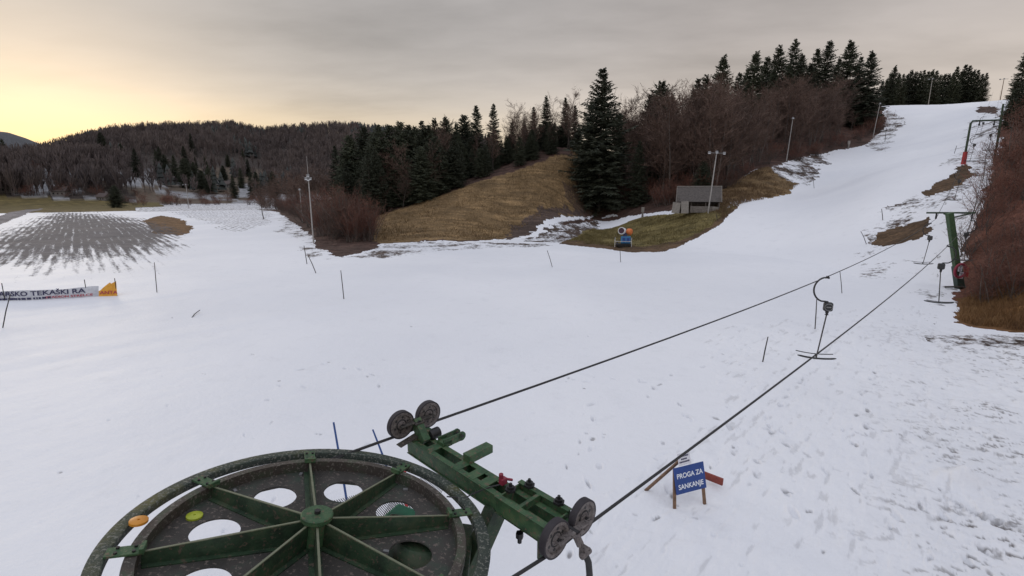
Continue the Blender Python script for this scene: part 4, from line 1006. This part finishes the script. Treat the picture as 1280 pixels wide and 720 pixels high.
# ================================================================== floodlight poles
def pole(px, pyb, pytop, Y, label, heads=3, kind='cross', lean=0, color='polewhite', r=.075):
    B = Vector(at(px, pyb, Y)); z0 = hz(B.x, B.y); H = at(px, pytop, Y)[2]-z0
    t = thing('floodlight_pole', label, 'light pole', (B.x, B.y, z0-.1), math.atan2(-B.x, B.y)*.6, 'floodlight poles around the piste')
    t.rotation_euler[1] = lean
    MB().tube([(0, 0, 0), (0, 0, H*.5), (0, 0, H)], [r*1.2, r, r*.75], 10).build('pole', M[color], t, True)
    hb = H
    if kind == 'mast':
        MB().tube([(0, 0, H), (0, 0, H*1.30)], [.03, .018], 6).build('antenna', M['polewhite'], t)
        spots = [(-.22, -.2), (.22, -.2), (0, -.3), (.0, .12)]
    elif kind == 'cross':
        MB().bar((-.95, 0, H*.985), (.95, 0, H*.985), .07, .07).build('crossarm', M['greysteel'], t)
        spots = [(-.9, -.12), (0, -.02), (.9, -.12)][:heads]
    else:
        MB().bar((-.35, 0, H*.985), (.35, 0, H*.985), .07, .07).build('crossarm', M['greysteel'], t); spots = [(0, .0)]
    for x, dz_ in spots:
        hd = MB().box((x, -.14, H+dz_), (.34, .20, .30), Matrix.Rotation(-.5, 3, 'X')).build('floodlight', M['greysteel'], t, False, .03)
        MB().box((x, -.255, H+dz_-.06), (.28, .012, .22), Matrix.Rotation(-.5, 3, 'X')).build('lens', M['white'], hd)
    return t
pole(393, 316, 220, 58, 'tall floodlight pole with thin antenna beside the bare thicket on the left', kind='mast')
pole(378.5, 282, 236, 96, 'shorter floodlight pole behind the tall one at the left snow edge', kind='single')
pole(236, 259, 230, 185, 'far floodlight pole at the back edge of the snowy field', kind='cross', heads=2, r=.10)
pole(885, 266, 189, 64, 'floodlight pole with three lamps standing in front of the hut', lean=.06)
pole(983, 201, 147, 95, 'floodlight pole at the wood edge halfway up the ski slope', kind='single', lean=.04)
pole(1091, 172, 129, 122, 'floodlight pole at the wood edge near the top of the slope', kind='single', lean=.06)
pole(1160, 133, 98, 160, 'floodlight pole standing on the crest of the ski slope', heads=2, r=.09)
pole(1249, 131, 98, 152, 'dark floodlight pole on the crest beside the right bank', heads=2, r=.09, color='wood')
# ================================================================== hut
hp = ground(872, 266); HY = 66.0; hp = Vector(at(872, 266, HY)); hp.z = hz(hp.x, hp.y)
hut = thing('hut', 'small open shed with grey corrugated lean-to roof beside the floodlight pole', 'shed', (hp.x, hp.y, hp.z-.15), math.atan2(-hp.x, hp.y)*.9)
W_ = 5.7
rf = MB(); nst = 46; vs = []; fs = []
for i in range(nst*2+1):
    x = -W_/2+W_*i/(nst*2); dzz = .045 if i % 2 else 0
    vs += [(x, -1.0, 1.55+dzz), (x, 1.2, 3.55+dzz)]
for i in range(nst*2): fs.append((2*i, 2*i+2, 2*i+3, 2*i+1))
rf.add(vs, fs); rfo = rf.build('roof', M['roof'], hut)
MB().box((0, 1.22, 3.62), (W_+.1, .14, .10)).build('ridge_board', M['concrete'], rfo)
for x in (-W_/2, W_/2): MB().bar((x, -1.02, 1.52), (x, 1.2, 3.55), .05, .14).build('barge_board', M['concrete'], rfo)
for x in (-2.5, -.9, .9, 2.5): MB().tube([(x, -.8, 0), (x, -.8, 1.72)], .07, 8).build('post', M['bark'], hut)
for x in (-2.6, 2.6): MB().box((x, .2, 1.1), (.05, 2.0, 2.2)).build('side_wall', M['greywood'], hut)
MB().box((0, 1.15, 1.6), (5.3, .06, 3.3)).build('back_wall', M['bark'], hut)
bd = MB()
for i in range(5): bd.box((.55, -.86, .22+i*.17), (3.1, .03, .155))
bd.build('front_boards', M['greywood'], hut)
MB().box((2.15, -.95, .45), (.75, .05, .95)).build('pale_panel', M['concrete'], hut)
pn = thing('board_stack', 'two pale grey boards leaning upright at the left end of the hut', 'boards', hut.location+Vector((-2.9, -.9, .05)), hut.rotation_euler[2])
for x, w_, h_, rz in ((-.35, 1.0, 1.45, .1), (.75, .95, 1.6, -.05)):
    MB().box((x, 0, h_/2), (w_, .06, h_), Matrix.Rotation(rz, 3, 'Y')@Matrix.Rotation(-.15, 3, 'X')).build('board', M['concrete'], pn)
# small marker post left of the mound
def near_post(px, pyb, pyt, w, label, name, mat_, Y=None, parts=True):
    g = ground(px, pyb) if Y is None else Vector(at(px, pyb, Y)); Yb = g.y
    h = (at(px, pyt, Yb)-at(px, pyb, Yb))[2]; t = thing(name, label, 'post', (g.x, g.y, hz(g.x, g.y)-.05))
    MB().box((0, 0, h*.3), (w*.6, w*.6, h*.6)).build('post', M[mat_], t, False, .02); MB().box((0, -.02, h*.8), (w, w*.5, h*.46)).build('post_box', M['concrete'], t, False, .02)
near_post(803, 272, 259, .42, 'grey box on a short post at the upper edge of the grass mound', 'box_post', 'greywood')
near_post(1060, 186, 176, .5, 'small white box on a post at the wood edge high on the slope', 'box_post', 'greywood')
# ================================================================== snow gun
sg = ground(779, 309); SGs = 1.0
gun = thing('snow_gun', 'blue and orange fan snow gun standing at the foot of the grass mound', 'snow gun', (sg.x, sg.y, sg.z), math.atan2(-sg.x, sg.y)*.8); gun.scale = (.88, .88, .88)
ch = MB(); ch.box((0, 0, .40), (1.9, 1.1, .10)).bar((-1.0, -.5, .30), (1.0, -.5, .30), .08, .08).box((0, .0, .18), (1.3, .8, .3)); ch.build('chassis', M['black'], gun)
for x in (-.75, .75):
    w1 = MB().lathe([(0,.09),(.16,.09),(.17,.06),(.30,.09),(.34,.06),(.34,-.06),(.30,-.09),(0,-.09)], 20, R=Matrix.Rotation(PI/2, 3, 'Y'), c=(x, .3, .30)).build('wheel', M['rubber'], gun, True)
bd = MB().box((.25, -.1, .95), (1.15, .8, .85)).build('cabinet', M['sblue'], gun, False, .05)
MB().box((.02, -.51, .95), (.34, .02, .55)).build('panel', M['blue'], bd); MB().box((.52, -.51, .95), (.34, .02, .55)).build('panel', M['blue'], bd)
MB().box((.18, 0, 1.52), (.55, .5, .45), taper=.6).build('pedestal', M['navy'], gun, False, .03)
fw = Matrix.Rotation(-.28, 3, 'Z')@Matrix.Rotation(PI/2-.12, 3, 'X')
MB().lathe([(.36, .55), (.42, .56), (.44, .50), (.40, -.30), (.40, -.5)], 28, R=fw, c=(-.18, -.05, 2.02)).build('barrel', M['white'], gun, True)
MB().lathe([(0, .46), (.355, .50), (.36, .2)], 28, R=fw, c=(-.18, -.05, 2.02)).build('nozzle_ring', surf('maroon', [(.03,.008,.02),(.06,.015,.04)], 8, .5), gun, True)
fb = Matrix.Rotation(.95, 3, 'Z')@Matrix.Rotation(PI/2+.1, 3, 'X')
MB().lathe([(0, .20), (.10, .26), (.26, .26), (.39, .16), (.41, .02), (.37, -.30)], 26, R=fb, c=(.72, .05, 1.92)).build('fan_cover', M['orange'], gun, True)
rl = MB()
for x in (-1.05, .95): rl.tube([(x, -.6, 0.05), (x, -.6, 1.25)], .028, 6)
rl.tube([(-1.05, -.6, .78), (.95, -.6, .78)], .026, 6); rl.tube([(-1.05, .5, .78), (-1.05, -.6, .78)], .026, 6); rl.build('railing', M['white'], gun)
# ================================================================== sledging sign
S0 = ground(845, 634); S1 = ground(881, 628); SL = ground(832, 606)
sx_ = (S1-S0); sx_.z = 0; sw_ = sx_.length; ang = math.atan2(sx_.y, sx_.x)
sign = thing('a_frame_sign', 'blue wooden stand sign with white lettering on the snow', 'sign', ((S0+S1)/2).to_tuple(), ang)
Rx = Matrix.Rotation(-.20, 3, 'X')      # leans back
def face(x, z, off=0): return Rx@Vector((x, off, z))
tilt = Matrix.Rotation(-.09, 3, 'Y')
for x in (-sw_/2, sw_/2):
    s = 1 if x > 0 else -1
    MB().bar(face(x*1.05, -.06, .03), face(x*.93, .74, .03), .055, .035, (0, 1, 0)).build('leg', M['wood'], sign)
MB().bar(face(-.14, .88, .05), Vector((-.66, .62, -.03)), .055, .035, (0, 1, 0)).build('leg', M['wood'], sign)
MB().bar(face(.16, .74, .05), Vector((.42, .78, -.03)), .055, .035, (0, 1, 0)).build('leg', M['wood'], sign)
bw, bh = .66, .52
bdm = MB().box((0, 0, 0), (bw, .022, bh)); bdo = bdm.build('board', M['blue'], sign, False, .003)
bc = face(.0, .53, -.02); bdo.matrix_local = Matrix.Translation(bc)@(Rx@tilt).to_4x4()
TM = Matrix.Rotation(PI/2, 4, 'X')
for body, z in (('PROGA ZA', .085), ('SANKANJE', -.13)):
    text_mesh(body, .128, M['text'], 'lettering', bdo, Matrix.Translation((0, -.0135, z))@TM@Matrix.Diagonal((.90, 1.05, 1, 1)))
pp = thing('paper_notice', 'white paper notice pinned above the blue stand sign', 'notice', sign.location+Matrix.Rotation(ang, 3, 'Z')@face(-.10, .92, -.01), ang)
MB().box((0, 0, 0), (.27, .008, .24), Rx@Matrix.Rotation(-.12, 3, 'Y')).build('sheet', M['paper'], pp)
R2 = Rx@Matrix.Rotation(-.12, 3, 'Y')
for z, w_ in ((.06, .19), (.0, .12), (-.055, .21)):
    k = MB(); x = -w_/2
    while x < w_/2: 
        l = random.uniform(.012, .03); k.box(R2@Vector((x+l/2-.01, -.006, z)), (l, .003, .030), R2); x += l+.007
    k.build('printed_line', M['navy'], pp)
pk0 = ground(879, 602); pk1 = ground(903, 611)
pk = MB(); dv = pk1-pk0; pk.bar((0, 0, .0), Vector((dv.x, dv.y, dv.z-.01)), .05, .15); pko = pk.build('red_plank', M['redwood'], None, False, .006); pko.location = pk0+Vector((0, 0, .16)); tag(pko, 'weathered red plank lying on the snow behind the blue sign', 'plank')
# ================================================================== banner in the field
B0 = ground(-62, 380); B1 = ground(146, 369)
dv = B1-B0; dv.z = 0; L = dv.length; ang = math.atan2(dv.y, dv.x)
ban = thing('banner', 'long white cloth banner with dark lettering and an orange end in the snowy field', 'banner', B0.to_tuple(), ang)
Hh = .54
def bsag(x): return .10*math.sin(x*1.1)+.05*math.sin(x*2.9+1)
def bandm(x0, x1, n, top):
    vs = []; fs = []
    for i in range(n+1):
        x = x0+(x1-x0)*i/n; vs += [(x, bsag(x), -.05), (x, bsag(x)*1.4+.04, Hh*.5), (x, bsag(x)*1.6+.10+.02*math.sin(x*6), top(x))]
    for i in range(n): fs += [(3*i, 3*i+3, 3*i+4, 3*i+1), (3*i+1, 3*i+4, 3*i+5, 3*i+2)]
    return MB().add(vs, fs)
xo = L*.875
cl_ = bandm(0, xo, 80, lambda x: Hh+.03*math.sin(x*2.3)).build('cloth', M['banner'], ban, True)
orr = bandm(xo, L, 20, lambda x: .22+.75*max(0, (x-xo)/(L-xo))**.8*(1 if x < L-.3 else .8)).build('orange_end', M['banneror'], ban, True)
def btxt(body, size, x, z, mt, sx=1.0, par=None):
    o = text_mesh(body, size, M[mt], 'lettering', par or cl_, Matrix.Translation((x, -.0, z))@TM@Matrix.Diagonal((sx, 1, 1, 1)), .001)
    for v in o.data.vertices: v.co.y += bsag(v.co.x)*(1.0+.5*v.co.z/Hh)-.035+.10*max(v.co.z, 0)/Hh
    return o
btxt('SMUČARSKO TEKAŠKI RA', .36, xo*.515, .36, 'navy', (xo*.93)/(.36*13.4))
btxt('STADION STRELCE', .17, xo*.80, .10, 'redtext', 1.5)
for k in range(26):
    MB().box((xo*(.16+.020*k)+random.uniform(-.03, .03), bsag(xo*(.16+.02*k))-.02, .09), (random.uniform(.06, .15), .004, .11)).build('faded_letter', M['navy'], cl_)
for x_ in (L*.80, L-.05, L*.30):
    MB().tube([(x_, .14, -.1), (x_+.02, .14, 1.0)], .02, 6).build('banner_stake', M['stick'], ban)
btxt('ANTA', .26, xo+(L-xo)*.55, .16, 'redtext', 1.3, orr)
# ================================================================== sticks in the snow
def stick(px0, py0, px1, py1, label, mat_='stick', r=.022, name='slalom_pole', fallen=False, Y=None, g='thin poles standing on the piste'):
    """foot at (px0,py0), tip at (px1,py1)"""
    b = ground(px0, py0) if Y is None else Vector(at(px0, py0, Y))
    if fallen:
        e = ground(px1, py1); e.z += .06
    else: e = Vector(at(px1, py1, b.y-.05))
    o = MB().tube([(0, 0, -.15), tuple((e-b)*.5), tuple(e-b)], [r, r, r*.8], 7).build(name, M[mat_], None, True); o.location = b
    tag(o, label, 'pole', g); return o
stick(196, 365, 193, 328, 'thin pole right of the orange end of the banner')
stick(2, 409, 13, 368, 'leaning pole in front of the banner at the left edge')
stick(236, 398, 250, 389, 'short dark stick lying flat on the snow', fallen=True, name='stick', g=None)
stick(384, 331, 380, 307, 'left of two thin poles below the tall left floodlight pole', r=.03)
stick(396, 342, 385, 319, 'right, more slanted of two thin poles below the tall left floodlight pole', r=.03)
stick(430, 374, 426, 338, 'single dark pole below the bare thicket', r=.025)
stick(691, 334, 684, 313, 'thin leaning pole on the snow below the snow track', r=.025)
stick(776, 328, 775, 312, 'thin pole in front of the snow gun', r=.025)
stick(953, 452, 960, 421, 'leaning pole left of the nearest t-bar')
stick(1019, 411, 1021, 373, 'upright pole just left of the nearest t-bar')
stick(1053, 366, 1050, 340, 'pole right above the nearest t-bar', r=.02)
stick(1084, 305, 1076, 289, 'leaning pole left of the bare patch below the T tower', r=.025)
stick(1104, 276, 1102, 261, 'pole on the slope left above the bare patch', r=.03)
stick(1018, 236, 1016, 222, 'thin pole on the slope below the middle floodlight pole', r=.03)
stick(1106, 178, 1108, 160, 'pole beside the bare edge near the top of the slope', r=.05)
stick(1257, 190, 1256, 170, 'dark pole at the right bank edge beside the gate tower', r=.05)
stick(1193, 191, 1196, 182, 'thin pole left of the red leg of the gate tower', r=.03)
stick(897, 275, 895, 268, 'short stake at the snow edge right of the hut', r=.04)
for a, b_, c_, d_, lab in ((438, 650, 417, 528, 'left blue pole standing behind the big wheel'), (492, 604, 466, 537, 'right blue pole standing behind the big wheel')):
    stick(a, b_, c_, d_, lab, 'bluestick', .021, 'blue_pole', g='blue poles behind the big wheel')
# ================================================================== white net fence seen through the wheel
n0 = ground(474, 672); n1 = ground(530, 655)
net = thing('net_fence', 'white net fence with a red post seen through a hole of the big wheel', 'fence', n0.to_tuple(), math.atan2((n1-n0).y, (n1-n0).x))
L = (n1-n0).length; nt_ = MB(); H_ = .95
for i in range(-4, 26):
    x = i*L/24*1.0
    for sg in (1, -1):
        a = Vector((x, 0, 0)); b2 = Vector((x+sg*.55, 0, H_)); nt_.tube([a, b2], .007, 3)
nt_.build('net', M['stick'], net); MB().tube([(L*.62, 0, -.1), (L*.62, 0, 1.15)], .03, 8).build('fence_post', M['red'], net)
# ================================================================== far houses
def house(px, py, w, label, dz_=0):
    g = ground(px, py, 60, 700); h = w*.42; D = w*.8
    t = thing('house', label, 'house', (g.x, g.y, g.z-.6), random.uniform(-.5, .5), 'houses of the far village')
    MB().box((0, 0, h/2), (w, D, h)).build('wall', M['wallpale'], t)
    ov = .5; r = MB(); vs = [(-w/2-ov, -D/2-ov, h), (w/2+ov, -D/2-ov, h), (w/2+ov, D/2+ov, h), (-w/2-ov, D/2+ov, h), (-w/2-ov, 0, h+D*.48), (w/2+ov, 0, h+D*.48)]
    r.add(vs, [(0,1,5,4), (2,3,4,5), (0,4,3), (1,2,5), (0,3,2,1)]); ro = r.build('roof', M['rooftile'], t)
    MB().box((w*.2, D*.12, h+D*.46), (.7, .7, 1.6)).build('chimney', M['wallpale'], ro)
    for x in (-.3, 0, .3): MB().box((w*x, -D/2-.02, h*.55), (w*.11, .06, h*.3)).build('window', M['glass'], t)
for px, py, w_, lab in ((17, 240, 7, 'far house at the left end of the valley behind the grass field'), (77, 244, 6, 'low pale far house among bushes left of the single rounded conifer'), (131, 250, 5, 'small far house just left of the single rounded conifer'),
    (205, 208, 8, 'far house highest on the left of the wooded hillside'), (246, 224, 7, 'far house above the far floodlight pole'), (303, 216, 9, 'far house with pale gable beside the dark firs'), (262, 215, 7, 'far house in the clearing in the middle of the far village'), (212, 230, 7, 'far house at the foot of the hill left of the far floodlight pole'), (285, 234, 6, 'far house at the foot of the hill right of the far floodlight pole')):
    house(px, py, w_, lab)
